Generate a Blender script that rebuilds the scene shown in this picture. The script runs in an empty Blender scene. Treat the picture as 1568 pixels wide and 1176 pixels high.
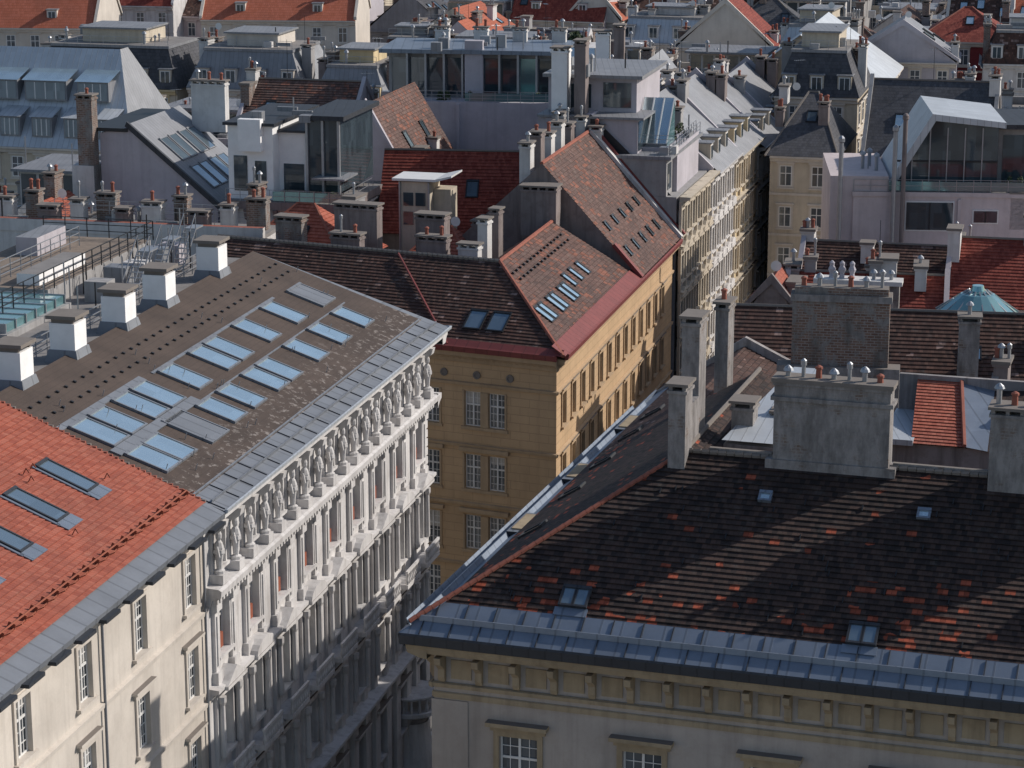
import bpy, math, random
from mathutils import Vector as V
R = random.Random(11)
SC = bpy.context.scene
GZ = -4.5   # street level
# ------------------------------------------------------------------ helpers
class F3:
    def __init__(s, o, ex, ey, ez): s.o=V(o); s.ex=V(ex); s.ey=V(ey); s.ez=V(ez)
    def p(s, a, b, c): return s.o + s.ex*a + s.ey*b + s.ez*c
def FR(x, y, deg, z=0.0):
    a = math.radians(deg)
    return F3((x,y,z),(math.cos(a),math.sin(a),0),(math.sin(a),-math.cos(a),0),(0,0,1))
def slopeF(p0, p1, p2):
    """frame on a roof plane: origin p0, ex along eave to p1, ey up-slope towards p2, ez normal"""
    p0=V(p0);p1=V(p1);p2=V(p2)
    ex=(p1-p0).normalized(); n=ex.cross(p2-p0).normalized()
    if n.z<0: n=-n
    ey=n.cross(ex)
    if ey.z<0: ey=-ey
    return F3(p0,ex,ey,n)
def plane_axes(n):
    if n.z<0: n=-n
    if abs(n.z)>0.9995: return V((1,0,0)),V((0,1,0)),n
    ux=V((0,0,1)).cross(n).normalized(); return ux,n.cross(ux),n
def clip(poly, ax, val, keep_ge):
    out=[]
    for i in range(len(poly)):
        a=poly[i]; b=poly[(i+1)%len(poly)]
        da=a.dot(ax)-val; db=b.dot(ax)-val
        if not keep_ge: da=-da; db=-db
        if da>=0: out.append(a)
        if (da>0 and db<0) or (da<0 and db>0): out.append(a+(b-a)*(da/(da-db)))
    return out
class MB:
    def __init__(s): s.v=[]; s.f=[]; s.m=[]; s.uv=[]; s.mats=[]
    def mi(s,m):
        if m not in s.mats: s.mats.append(m)
        return s.mats.index(m)
    def poly(s,pts,mat,uv=None):
        k=len(s.v); s.v+= [tuple(p) for p in pts]; s.f.append(tuple(range(k,k+len(pts)))); s.m.append(s.mi(mat)); s.uv.append(uv)
    def box(s,F,a0,a1,b0,b1,c0,c1,mat,top=None):
        P=[F.p(a,b,c) for c in (c0,c1) for b in (b0,b1) for a in (a0,a1)]
        for q in ((0,2,3,1),(0,1,5,4),(1,3,7,5),(3,2,6,7),(2,0,4,6)): s.poly([P[i] for i in q],mat)
        s.poly([P[i] for i in (4,5,7,6)], top or mat)
    def frus(s,F,a0,a1,b0,b1,c0,c1,t,mat):
        P=[F.p(a0,b0,c0),F.p(a1,b0,c0),F.p(a0,b1,c0),F.p(a1,b1,c0),F.p(a0+t,b0+t,c1),F.p(a1-t,b0+t,c1),F.p(a0+t,b1-t,c1),F.p(a1-t,b1-t,c1)]
        for q in ((0,2,3,1),(0,1,5,4),(1,3,7,5),(3,2,6,7),(2,0,4,6),(4,5,7,6)): s.poly([P[i] for i in q],mat)
    def prism(s,F,pts,b0,b1,mat):
        A=[F.p(a,b0,c) for a,c in pts]; B=[F.p(a,b1,c) for a,c in pts]
        s.poly(A,mat); s.poly(B[::-1],mat)
        n=len(pts)
        for i in range(n): s.poly([A[i],A[(i+1)%n],B[(i+1)%n],B[i]],mat)
    def sweep(s,F,prof,a0,a1,mat,caps=True,close=False):
        n=len(prof)
        for i in range(n if close else n-1):
            (b0,c0),(b1,c1)=prof[i],prof[(i+1)%n]
            s.poly([F.p(a0,b0,c0),F.p(a1,b0,c0),F.p(a1,b1,c1),F.p(a0,b1,c1)],mat)
        if caps:
            s.poly([F.p(a0,b,c) for b,c in prof],mat); s.poly([F.p(a1,b,c) for b,c in prof],mat)
    def lathe(s,F,a,b,prof,mat,n=8,z0=0):
        rings=[[F.p(a+r*math.cos(2*math.pi*i/n),b+r*math.sin(2*math.pi*i/n),z0+z) for i in range(n)] for r,z in prof]
        for j in range(len(rings)-1):
            for i in range(n): s.poly([rings[j][i],rings[j][(i+1)%n],rings[j+1][(i+1)%n],rings[j+1][i]],mat)
        s.poly(rings[-1],mat)
    def tube(s,p,q,r,mat,n=5):
        p=V(p);q=V(q);d=(q-p)
        if d.length<1e-6: return
        d.normalize(); u=d.orthogonal().normalized(); w=d.cross(u)
        A=[p+u*r*math.cos(2*math.pi*i/n)+w*r*math.sin(2*math.pi*i/n) for i in range(n)]
        B=[x+(q-p) for x in A]
        for i in range(n): s.poly([A[i],A[(i+1)%n],B[(i+1)%n],B[i]],mat)
        s.poly(A,mat); s.poly(B,mat)
    def tiled(s,pts,mat,row=.33,lift=.05):
        pts=[V(p) for p in pts]
        n=V((0,0,0))
        for i in range(len(pts)): n+=pts[i].cross(pts[(i+1)%len(pts)])
        n.normalize(); ux,vy,n=plane_axes(n)
        vs=[p.dot(vy) for p in pts]; k0=math.floor(min(vs)/row); k1=math.ceil(max(vs)/row)
        for k in range(k0,k1):
            q=clip(pts,vy,k*row,True)
            if len(q)<3: continue
            q=clip(q,vy,(k+1)*row,False)
            if len(q)<3: continue
            out=[];uv=[]
            for p in q:
                f=(p.dot(vy)-k*row)/row
                out.append(p+n*(lift*(1-f))); uv.append((p.dot(ux),p.dot(vy)*.9999+1e-4))
            s.poly(out,mat,uv)
            m=len(q)
            for i in range(m):
                a=q[i];b=q[(i+1)%m]
                if abs(a.dot(vy)-k*row)<1e-4 and abs(b.dot(vy)-k*row)<1e-4 and (a-b).length>1e-3:
                    s.poly([a+n*lift,b+n*lift,b-n*.01,a-n*.01],mat,[(a.dot(ux),k*row+.01),(b.dot(ux),k*row+.01),(b.dot(ux),k*row+.02),(a.dot(ux),k*row+.02)])
    def make(s,name,parent=None):
        me=bpy.data.meshes.new(name); me.from_pydata(s.v,[],s.f)
        for m in s.mats: me.materials.append(m)
        me.polygons.foreach_set("material_index",s.m)
        uvl=me.uv_layers.new(name="UVMap"); data=uvl.data
        for i,poly in enumerate(me.polygons):
            if s.uv[i]:
                for li,uv in zip(poly.loop_indices,s.uv[i]): data[li].uv=uv
            else:
                n=poly.normal
                if abs(n.z)>.9995: ux,vy=V((1,0,0)),V((0,1,0))
                else: ux,vy,_=plane_axes(n.copy())
                for li in poly.loop_indices:
                    co=V(s.v[me.loops[li].vertex_index]); data[li].uv=(co.dot(ux),co.dot(vy))
        ob=bpy.data.objects.new(name,me); SC.collection.objects.link(ob)
        if parent: ob.parent=parent
        return ob
class B:
    """a building: an empty that parents its parts; wall bases are carried down to street level"""
    def __init__(s,name): s.name=name; s.parts={}
    def __getitem__(s,k):
        if k not in s.parts: s.parts[k]=MB()
        return s.parts[k]
    def done(s):
        e=bpy.data.objects.new(s.name,None); SC.collection.objects.link(e)
        for k,mb in s.parts.items():
            bases=(0,10,12,14) if k=='walls' else (0,)
            mb.v=[(x,y,GZ) if any(abs(z-q)<1e-6 for q in bases) else (x,y,z) for x,y,z in mb.v]
            if mb.f: mb.make(k,e)
        return e
# ------------------------------------------------------------------ materials
class N:
    def __init__(s,name):
        s.mat=bpy.data.materials.new(name); s.mat.use_nodes=True; s.t=s.mat.node_tree
        s.b=s.t.nodes['Principled BSDF']; s.uvn=None
    def add(s,ty,**k):
        n=s.t.nodes.new(ty)
        for a,b in k.items(): setattr(n,a,b)
        return n
    def L(s,a,b): s.t.links.new(a,b)
    def inp(s,sock,val):
        if isinstance(val,(int,float)): sock.default_value=val
        elif isinstance(val,tuple): sock.default_value=(val+(1,)) if len(val)==3 and len(sock.default_value)==4 else val
        else: s.L(val,sock)
    def m(s,op,a,b=0.0,c=0.0):
        n=s.add('ShaderNodeMath',operation=op); s.inp(n.inputs[0],a); s.inp(n.inputs[1],b)
        return n.outputs[0]
    def mix(s,f,a,b,bt='MIX'):
        n=s.add('ShaderNodeMix',data_type='RGBA',blend_type=bt); s.inp(n.inputs[0],f); s.inp(n.inputs[6],a); s.inp(n.inputs[7],b); return n.outputs[2]
    def uv(s):
        if not s.uvn:
            t=s.add('ShaderNodeTexCoord'); x=s.add('ShaderNodeSeparateXYZ'); s.L(t.outputs['UV'],x.inputs[0]); s.uvn=(x.outputs[0],x.outputs[1]); s.tc=t
        return s.uvn
    def obj(s,sx=1,sy=1,sz=1):
        t=s.add('ShaderNodeTexCoord'); mp=s.add('ShaderNodeMapping'); s.L(t.outputs['Object'],mp.inputs[0]); mp.inputs[3].default_value=(sx,sy,sz); return mp.outputs[0]
    def noise(s,vec,sc,det=4,ro=.55):
        n=s.add('ShaderNodeTexNoise'); s.L(vec,n.inputs['Vector']); n.inputs['Scale'].default_value=sc; n.inputs['Detail'].default_value=det; n.inputs['Roughness'].default_value=ro; return n.outputs[0]
    def ramp(s,f,stops,const=False):
        n=s.add('ShaderNodeValToRGB'); cr=n.color_ramp
        if const: cr.interpolation='CONSTANT'
        while len(cr.elements)<len(stops): cr.elements.new(.5)
        for e,(p,c) in zip(cr.elements,stops): e.position=p; e.color=(c,c,c,1) if isinstance(c,(int,float)) else c+(1,)
        s.L(f,n.inputs[0]); return n.outputs[0]
    def comb(s,x,y,z=0.0):
        n=s.add('ShaderNodeCombineXYZ'); s.inp(n.inputs[0],x); s.inp(n.inputs[1],y); s.inp(n.inputs[2],z); return n.outputs[0]
    def wn(s,vec):
        n=s.add('ShaderNodeTexWhiteNoise',noise_dimensions='3D'); s.L(vec,n.inputs[0]); return n.outputs[0],n.outputs[1]
    def fin(s,col,rough=.8,bump=None,bs=.3,bd=.02,metal=0,spec=.3):
        s.inp(s.b.inputs['Base Color'],col); s.inp(s.b.inputs['Roughness'],rough); s.inp(s.b.inputs['Metallic'],metal)
        s.b.inputs['Specular IOR Level'].default_value=spec
        if bump is not None:
            n=s.add('ShaderNodeBump'); n.inputs['Strength'].default_value=bs; n.inputs['Distance'].default_value=bd; s.L(bump,n.inputs['Height']); s.L(n.outputs[0],s.b.inputs['Normal'])
        return s.mat
def sc3(c,k): return tuple(x*k for x in c)
def stucco(name,c,stain=.5,dirt=.35):
    n=N(name); v=n.obj(); a=n.noise(v,.25,6,.6); st=n.noise(n.obj(1.6,1.6,.12),1.3,5,.6); g=n.noise(v,6,4,.6); bl=n.noise(v,1.1,6,.65)
    col=n.mix(n.ramp(a,[(.35,0),(.7,1)]),sc3(c,1.05),sc3(c,.8))
    col=n.mix(n.m('MULTIPLY',n.ramp(st,[(.48,0),(.76,1)]),dirt),col,(c[0]*.40,c[1]*.39,c[2]*.39))
    col=n.mix(n.m('MULTIPLY',n.ramp(bl,[(.52,0),(.62,1)]),dirt*.5),col,(c[0]*.62,c[1]*.58,c[2]*.55))
    col=n.mix(n.m('MULTIPLY',n.ramp(g,[(.55,0),(.75,1)]),.18),col,sc3(c,.55))
    return n.fin(col,.9,g,.25,.02)
def blocks(name,c):
    n=N(name); v=n.obj(); a=n.noise(v,.3,6,.6); u,w=n.uv(); g=n.noise(v,7,4,.6); st=n.noise(n.obj(1.6,1.6,.12),1.2,5,.6)
    col=n.mix(n.ramp(a,[(.35,0),(.7,1)]),sc3(c,1.06),sc3(c,.86))
    col=n.mix(n.m('MULTIPLY',n.ramp(st,[(.5,0),(.8,1)]),.3),col,sc3(c,.5))
    ry=n.m('DIVIDE',w,.62); rw=n.m('FLOOR',ry); ux=n.m('ADD',n.m('DIVIDE',u,1.5),n.m('MULTIPLY',n.m('MODULO',rw,2.0),.5))
    fy=n.m('FRACT',ry); fx=n.m('FRACT',ux)
    e=n.m('MAXIMUM',n.m('LESS_THAN',fy,.07),n.m('LESS_THAN',fx,.025))
    r,_=n.wn(n.comb(n.m('FLOOR',ux),rw))
    col=n.mix(n.m('MULTIPLY',r,.12),col,sc3(c,.6)); col=n.mix(n.m('MULTIPLY',e,.4),col,sc3(c,.45))
    return n.fin(col,.9,n.m('SUBTRACT',1.0,e),.5,.04)
def tiles(name,cols,accent=None,acc=0.0,w=.22,h=.33,stain=(.05,.045,.04),sa=.35,gap=.35,lich=None,li=.0,accgrad=None):
    n=N(name); u,v=n.uv(); ry=n.m('DIVIDE',v,h); rw=n.m('FLOOR',ry)
    ux=n.m('ADD',n.m('DIVIDE',u,w),n.m('MULTIPLY',n.m('MODULO',n.m('ABSOLUTE',rw),2.0),.5)); cx=n.m('FLOOR',ux)
    r,rc=n.wn(n.comb(cx,rw)); ob=n.obj()
    stops=[(i/max(1,len(cols)-1),c) for i,c in enumerate(cols)]
    col=n.ramp(r,stops)
    big=n.noise(ob,.22,6,.65); med=n.noise(ob,1.6,5,.6)
    col=n.mix(n.m('MULTIPLY',n.ramp(big,[(.42,0),(.68,1)]),sa),col,stain)
    if lich: col=n.mix(n.m('MULTIPLY',n.ramp(med,[(.56,0),(.72,1)]),li),col,lich)
    if accent:
        r2,_=n.wn(n.comb(n.m('FLOOR',n.m('DIVIDE',cx,2.0)),rw,7.3)); cl=n.noise(ob,.3,3,.6)
        th=n.m('MULTIPLY',n.ramp(cl,[(.42,.08),(.58,1.0)]),acc)
        if accgrad:
            x=n.add('ShaderNodeSeparateXYZ'); n.L(ob,x.inputs[0]); mr=n.add('ShaderNodeMapRange'); n.L(x.outputs[2],mr.inputs[0])
            mr.inputs[1].default_value=accgrad[0]; mr.inputs[2].default_value=accgrad[1]; mr.inputs[3].default_value=2.6; mr.inputs[4].default_value=.3
            th=n.m('MULTIPLY',th,mr.outputs[0])
        col=n.mix(n.m('LESS_THAN',r2,th),col,n.mix(r,accent,sc3(accent,.5)))
    e=n.m('LESS_THAN',n.m('FRACT',ux),.09)
    e2=n.m('LESS_THAN',n.m('FRACT',ry),.1)
    col=n.mix(n.m('MULTIPLY',n.m('MAXIMUM',e,e2),gap),col,(.012,.011,.011))
    hgt=n.m('ADD',n.m('MULTIPLY',r,.6),n.m('SUBTRACT',n.m('MULTIPLY',n.m('SUBTRACT',1.0,n.m('FRACT',ry)),.9),n.m('MULTIPLY',e,.8)))
    return n.fin(col,n.m('ADD',.72,n.m('MULTIPLY',med,.2)),hgt,.8,.035,0,.25)
def metal(name,c,seam=.6,rough=.5,met=.35,dirt=.4,axis=0):
    n=N(name); u,v=n.uv(); ob=n.obj(); a=n.noise(ob,.5,6,.65); b=n.noise(ob,4,4,.6)
    f=n.m('FRACT',n.m('DIVIDE',u if axis==0 else v,seam)); e=n.m('LESS_THAN',f,.1)
    r,_=n.wn(n.comb(n.m('FLOOR',n.m('DIVIDE',u,seam)),n.m('FLOOR',n.m('DIVIDE',v,2.2))))
    col=n.mix(n.m('MULTIPLY',n.ramp(a,[(.4,0),(.7,1)]),dirt),c,sc3(c,.5)); col=n.mix(n.m('MULTIPLY',r,.25),col,sc3(c,.55))
    col=n.mix(n.m('MULTIPLY',e,.45),col,sc3(c,.35))
    return n.fin(col,n.m('ADD',rough,n.m('MULTIPLY',b,.2)),n.m('ADD',e,n.m('MULTIPLY',b,.15)),.6,.04,met,.5)
def brick(name,c1,c2,mortar,t0=.46,t1=.56,plast=None):
    n=N(name); u,v=n.uv(); t=n.add('ShaderNodeTexBrick'); n.L(n.comb(u,v),t.inputs[0]); plast=plast or mortar
    t.inputs['Color1'].default_value=c1+(1,); t.inputs['Color2'].default_value=c2+(1,); t.inputs['Mortar'].default_value=mortar+(1,)
    t.inputs['Scale'].default_value=1; t.inputs['Mortar Size'].default_value=.02; t.inputs['Brick Width'].default_value=.42; t.inputs['Row Height'].default_value=.16
    a=n.noise(n.obj(),.9,6,.7); pl=n.mix(n.ramp(n.noise(n.obj(1,1,.4),2.5,6,.7),[(.4,0),(.65,1)]),plast,sc3(plast,.62))
    col=n.mix(n.ramp(a,[(t0,0),(t1,1)]),t.outputs[0],pl)
    col=n.mix(n.m('MULTIPLY',n.ramp(n.noise(n.obj(1.2,1.2,.3),.8,6,.65),[(.48,0),(.68,1)]),.7),col,sc3(mortar,.3))
    return n.fin(col,.9,n.m('ADD',t.outputs[1],n.m('MULTIPLY',a,-2.0)),.5,-.03)
def plain(name,c,rough=.6,met=0,var=.25,sc=2.0,spec=.4):
    n=N(name); a=n.noise(n.obj(),sc,5,.6); col=n.mix(n.m('MULTIPLY',n.ramp(a,[(.35,0),(.7,1)]),var),c,sc3(c,.45))
    return n.fin(col,rough,a,.15,.01,met,spec)
def glass(name,c,met=.3,rough=.06,var=.5):
    n=N(name); u,v=n.uv(); r,_=n.wn(n.comb(n.m('FLOOR',n.m('DIVIDE',u,.7)),n.m('FLOOR',n.m('DIVIDE',v,1.3))))
    col=n.mix(n.m('MULTIPLY',r,var),c,sc3(c,.3)); w=n.noise(n.obj(),1.2,2,.5)
    return n.fin(col,rough,w,.05,.02,met,.9)
T_OR=tiles('orange_tiles',[(.32,.085,.055),(.40,.115,.072),(.45,.145,.095)],None,0,.24,.33,(.21,.085,.065),.45,.25,(.45,.24,.17),.25)
T_DK=tiles('dark_old_tiles',[(.024,.018,.017),(.046,.031,.028),(.082,.050,.040),(.055,.037,.031)],(.40,.095,.05),.13,.24,.33,(.018,.015,.015),.5,.4,(.12,.11,.10),.4,accgrad=(22.9,25.6))
T_BR=tiles('brown_tiles',[(.045,.028,.024),(.10,.05,.038),(.075,.042,.034),(.15,.08,.06)],(.30,.2,.17),.1,.24,.33,(.03,.025,.024),.45,.4,(.22,.19,.17),.3)
T_PK=tiles('weathered_red_tiles',[(.09,.055,.047),(.145,.083,.068),(.19,.115,.095),(.11,.068,.058)],(.30,.13,.09),.25,.24,.33,(.06,.05,.047),.5,.35,(.26,.22,.19),.4)
T_RD=tiles('red_tiles',[(.19,.037,.026),(.26,.058,.04),(.31,.08,.055)],None,0,.26,.36,(.1,.03,.025),.4,.4)
T_FO=tiles('far_orange_tiles',[(.38,.11,.06),(.45,.14,.085)],None,0,.3,.5,(.25,.09,.06),.4,.3)
T_SL=tiles('slate',[(.06,.062,.07),(.10,.10,.11),(.08,.08,.085)],None,0,.3,.4,(.04,.04,.045),.4,.3)
def brown_felt():
    n=N('brown_felt_roof'); u,v=n.uv(); ob=n.obj(); a=n.noise(ob,.3,6,.65); b=n.noise(ob,9,4,.65); c=n.noise(ob,2.2,6,.7)
    f=n.m('LESS_THAN',n.m('FRACT',n.m('DIVIDE',v,.42)),.09)
    col=n.mix(n.ramp(a,[(.35,0),(.7,1)]),(.092,.068,.056),(.06,.045,.038)); col=n.mix(n.m('MULTIPLY',f,.3),col,(.03,.024,.02))
    x=n.add('ShaderNodeSeparateXYZ'); n.L(ob,x.inputs[0]); mr=n.add('ShaderNodeMapRange'); n.L(x.outputs[2],mr.inputs[0]); mr.inputs[1].default_value=26.9; mr.inputs[2].default_value=25.5
    k=n.m('MULTIPLY',n.ramp(c,[(.55,0),(.6,1)]),mr.outputs[0])
    col=n.mix(n.m('MULTIPLY',k,.7),col,(.36,.32,.29)); col=n.mix(n.m('MULTIPLY',n.ramp(b,[(.6,0),(.75,1)]),.3),col,(.17,.14,.12))
    st=n.noise(n.obj(.5,.5,.5),2.0,6,.75); col=n.mix(n.m('MULTIPLY',n.ramp(st,[(.55,0),(.7,1)]),.3),col,(.035,.028,.025))
    return n.fin(col,.85,b,.35,.02)
BROWN=brown_felt()
M_BL=metal('blue_grey_metal',(.22,.26,.32),1.0,.42,.45)
M_GU=metal('gutter_metal',(.22,.235,.26),1.2,.5,.3)
M_GR=metal('grey_seam_metal',(.27,.275,.29),.55,.5,.25)
M_LT=metal('light_seam_metal',(.54,.57,.60),.6,.45,.3,.3)
M_DK=metal('dark_sheet',(.045,.05,.06),.8,.5,.3)
M_RD=metal('red_sheet',(.22,.05,.045),.9,.55,.1)
S_TAN=stucco('taupe_stucco',(.40,.355,.32))
S_TN2=stucco('ochre_stone_trim',(.36,.285,.19),.5,.6)
S_WH=stucco('white_stucco',(.62,.60,.585),.5,.6)
S_CR=stucco('cream_stucco',(.60,.545,.48),.5,.25)
S_OC=blocks('ochre_block_facade',(.53,.365,.215))
S_OCT=stucco('ochre_trim',(.47,.34,.215),.5,.3)
S_LAV=stucco('pale_lavender_render',(.46,.43,.46),.5,.25)
S_GY=stucco('grey_render',(.34,.33,.325),.5,.5)
S_YE=stucco('yellow_render',(.60,.48,.29),.5,.3)
S_SA=stucco('salmon_render',(.64,.38,.26),.5,.2)
S_BE=stucco('beige_render',(.55,.48,.38),.5,.4)
S_PKW=stucco('pinkish_white_render',(.58,.50,.49),.5,.25)
S_CH=stucco('chimney_plaster',(.24,.20,.19),.5,.9)
S_CHW=stucco('white_chimney_plaster',(.62,.60,.58),.5,.45)
S_OLD=stucco('old_patchy_plaster',(.31,.285,.275),.5,1.0)
BRK=brick('old_brick',(.15,.09,.07),(.24,.16,.125),(.30,.27,.245),.5,.57,(.27,.25,.235))
MAS=brick('weathered_masonry',(.15,.11,.09),(.23,.185,.155),(.27,.245,.23),.34,.45,(.30,.28,.27))
CAP=plain('chimney_cap_stone',(.20,.175,.155),.9)
CONC=plain('concrete_deck',(.24,.225,.215),.9,0,.5,.7)
DARK=plain('dark_steel',(.03,.032,.036),.5,.3)
STEEL=plain('galvanised_steel',(.36,.37,.39),.45,.6)
WHITE=plain('white_paint_frames',(.70,.69,.67),.5,0,.15)
WHB=plain('white_painted_render',(.84,.83,.82),.7,0,.18,1.2)
WOOD=plain('weathered_wood',(.24,.19,.15),.9,0,.5,3)
REDP=plain('rust_red_shutter',(.30,.09,.05),.8)
TERRA=plain('terracotta_ridge',(.32,.11,.075),.85,0,.5,1.5)
G_WI=glass('window_glass',(.10,.12,.14),.15,.08,.7)
G_SK=glass('skylight_glass',(.66,.80,.84),.8,.16,.2)
G_MD=glass('roof_window_glass',(.24,.32,.38),.6,.1,.3)
G_DK=glass('dark_glazing',(.08,.11,.13),.3,.05,.6)
G_TE=glass('teal_glass',(.20,.38,.40),.5,.08,.2)
CURT=plain('curtain',(.5,.48,.45),.9,0,.2)
LEAF=plain('leaves',(.045,.07,.03),.7,0,.6,1.5)
BARK=plain('bark',(.08,.06,.045),.9)
ASPH=plain('asphalt',(.05,.05,.052),.9,0,.4,.6)
PAVE=plain('pavement_stone',(.22,.21,.20),.9,0,.3,1)
# ------------------------------------------------------------------ components
def window(b,F,s,z,w,h,o=0,wm=None,deep=.22,mull=1,trans=.62,bars=1,glassm=None):
    g=b['windows']; a0,a1=s-w/2,s+w/2; d=o-deep
    if wm:
        k=b['walls']
        k.poly([F.p(a0,o,z),F.p(a0,d,z),F.p(a0,d,z+h),F.p(a0,o,z+h)],wm); k.poly([F.p(a1,o,z),F.p(a1,d,z),F.p(a1,d,z+h),F.p(a1,o,z+h)],wm)
        k.poly([F.p(a0,o,z),F.p(a1,o,z),F.p(a1,d,z),F.p(a0,d,z)],wm); k.poly([F.p(a0,o,z+h),F.p(a1,o,z+h),F.p(a1,d,z+h),F.p(a0,d,z+h)],wm)
    g.poly([F.p(a0,d,z),F.p(a1,d,z),F.p(a1,d,z+h),F.p(a0,d,z+h)],glassm or G_WI)
    if R.random()<.45:
        q=R.choice([.35,.5,.25]); g.poly([F.p(a0,d+.01,z+h*(1-q)),F.p(a1,d+.01,z+h*(1-q)),F.p(a1,d+.01,z+h),F.p(a0,d+.01,z+h)],CURT)
    t=.09; e=d+.07
    g.box(F,a0,a0+t,d+.02,e,z,z+h,WHITE); g.box(F,a1-t,a1,d+.02,e,z,z+h,WHITE)
    g.box(F,a0+t,a1-t,d+.02,e,z,z+t,WHITE); g.box(F,a0+t,a1-t,d+.02,e,z+h-t,z+h,WHITE)
    if mull: g.box(F,s-.06,s+.06,d+.02,e+.02,z+t,z+h-t,WHITE)
    if trans: g.box(F,a0+t,a1-t,d+.02,e+.01,z+h*trans-.06,z+h*trans+.06,WHITE)
    if bars:
        for sg in (-1,1):
            c=s+sg*w/4; g.box(F,c-.02,c+.02,d+.02,e-.02,z+t,z+h-t,WHITE)
        for f in (.2,.41,.81): g.box(F,a0+t,a1-t,d+.02,e-.015,z+h*f-.02,z+h*f+.02,WHITE)
def wall(b,F,s0,s1,z0,z1,wins,mat,o=0):
    """wall with real openings; wins: (centre, sill, w, h)"""
    xs=sorted({s0,s1}|{round(x+k*w/2,3) for x,z,w,h in wins for k in(-1,1)}); zs=sorted({z0,z1}|{round(q,3) for x,z,w,h in wins for q in(z,z+h)})
    xs=[x for x in xs if s0<=x<=s1]; zs=[z for z in zs if z0<=z<=z1]
    mb=b['walls']
    for j in range(len(zs)-1):
        zc=(zs[j]+zs[j+1])/2; run=None
        for i in range(len(xs)-1):
            xc=(xs[i]+xs[i+1])/2
            hole=any(abs(xc-x)<w/2 and z<zc<z+h for x,z,w,h in wins)
            if hole:
                if run is not None: mb.poly([F.p(run,o,zs[j]),F.p(xs[i],o,zs[j]),F.p(xs[i],o,zs[j+1]),F.p(run,o,zs[j+1])],mat); run=None
            elif run is None: run=xs[i]
        if run is not None: mb.poly([F.p(run,o,zs[j]),F.p(s1,o,zs[j]),F.p(s1,o,zs[j+1]),F.p(run,o,zs[j+1])],mat)
def surround(mb,F,s,z,w,h,mat,o=0,t=.22,d=.1,hood=0,hd=.35,ped=None):
    a0,a1=s-w/2,s+w/2
    mb.box(F,a0-t,a0,o,o+d,z,z+h,mat); mb.box(F,a1,a1+t,o,o+d,z,z+h,mat); mb.box(F,a0-t,a1+t,o,o+d,z+h,z+h+t,mat)
    mb.box(F,a0-t-.1,a1+t+.1,o,o+d+.14,z-.16,z,mat)
    if hood:
        mb.box(F,a0-t-.15,a1+t+.15,o,o+d+.05,z+h+t,z+h+t+hood*.6,mat)
        mb.box(F,a0-t-.3,a1+t+.3,o,o+hd,z+h+t+hood*.6,z+h+t+hood,mat,CAP)
        if ped=='tri': mb.prism(F,[(a0-t-.3,z+h+t+hood),(a1+t+.3,z+h+t+hood),(s,z+h+t+hood+.75)],o,o+hd-.03,mat)
        if ped=='seg': mb.prism(F,[(s+(w/2+t+.3)*math.cos(math.pi*k/8),z+h+t+hood+.72*math.sin(math.pi*k/8)) for k in range(9)],o,o+hd-.03,mat)
def skylight(mb,F,u,v,w,h,gm=None,fr=None,up=.14):
    fr=fr or DARK; t=.11
    mb.box(F,u-t,u+w+t,v-t,v,0,up,fr); mb.box(F,u-t,u+w+t,v+h,v+h+t*1.6,0,up+.03,fr)
    mb.box(F,u-t,u,v,v+h,0,up,fr); mb.box(F,u+w,u+w+t,v,v+h,0,up,fr)
    mb.poly([F.p(u,v,up-.04),F.p(u+w,v,up-.04),F.p(u+w,v+h,up-.04),F.p(u,v+h,up-.04)],gm or G_SK)
def pot(mb,F,s,o,z,k=0,h=.7):
    if k==0: mb.lathe(F,s,o,[(.16,0),(.14,h),(.19,h+.02),(.19,h+.12),(.05,h+.2)],TERRA,8,z)
    elif k==1: mb.lathe(F,s,o,[(.13,0),(.13,h),(.26,h+.05),(.2,h+.18),(.05,h+.3)],STEEL,8,z)
    else: mb.lathe(F,s,o,[(.1,0),(.1,h*1.6),(.15,h*1.6+.02),(.15,h*1.6+.25),(.04,h*1.6+.35)],STEEL,7,z)
def chimney(mb,F,s,o,z,w,d,h,mat,cap=None,pots=0,vents=True):
    a0,a1,b0,b1=s-w/2,s+w/2,o-d/2,o+d/2; cap=cap or CAP
    mb.box(F,a0,a1,b0,b1,z,z+h-.45,mat)
    mb.box(F,a0-.08,a1+.08,b0-.08,b1+.08,z+h-.45,z+h-.3,mat)
    if vents:
        n=max(1,int(w/.7))
        for i in range(n+1):
            x=a0+i*(w-.18)/n; mb.box(F,x,x+.18,b0,b1,z+h-.3,z+h-.08,mat)
        mb.box(F,a0-.14,a1+.14,b0-.14,b1+.14,z+h-.08,z+h+.06,cap)
    else: mb.box(F,a0-.14,a1+.14,b0-.14,b1+.14,z+h-.3,z+h-.1,cap)
    zz=z+h+(.06 if vents else -.1)
    for i in range(pots): pot(mb,F,a0+(i+.5)*w/pots+R.uniform(-.1,.1),o,zz,R.choice([0,0,1,2]),R.uniform(.3,.7))
def railing(mb,pts,h=1.05,mat=None,step=1.4,rails=3,r=.025):
    mat=mat or STEEL
    for a,b in zip(pts[:-1],pts[1:]):
        a=V(a);b=V(b);n=max(1,int((b-a).length/step))
        for i in range(n+1):
            q=a+(b-a)*i/n; mb.tube(q,q+V((0,0,h)),r,mat,4)
        for k in range(rails): dz=V((0,0,h*(k+1)/rails)); mb.tube(a+dz,b+dz,r*.8,mat,4)
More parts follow.
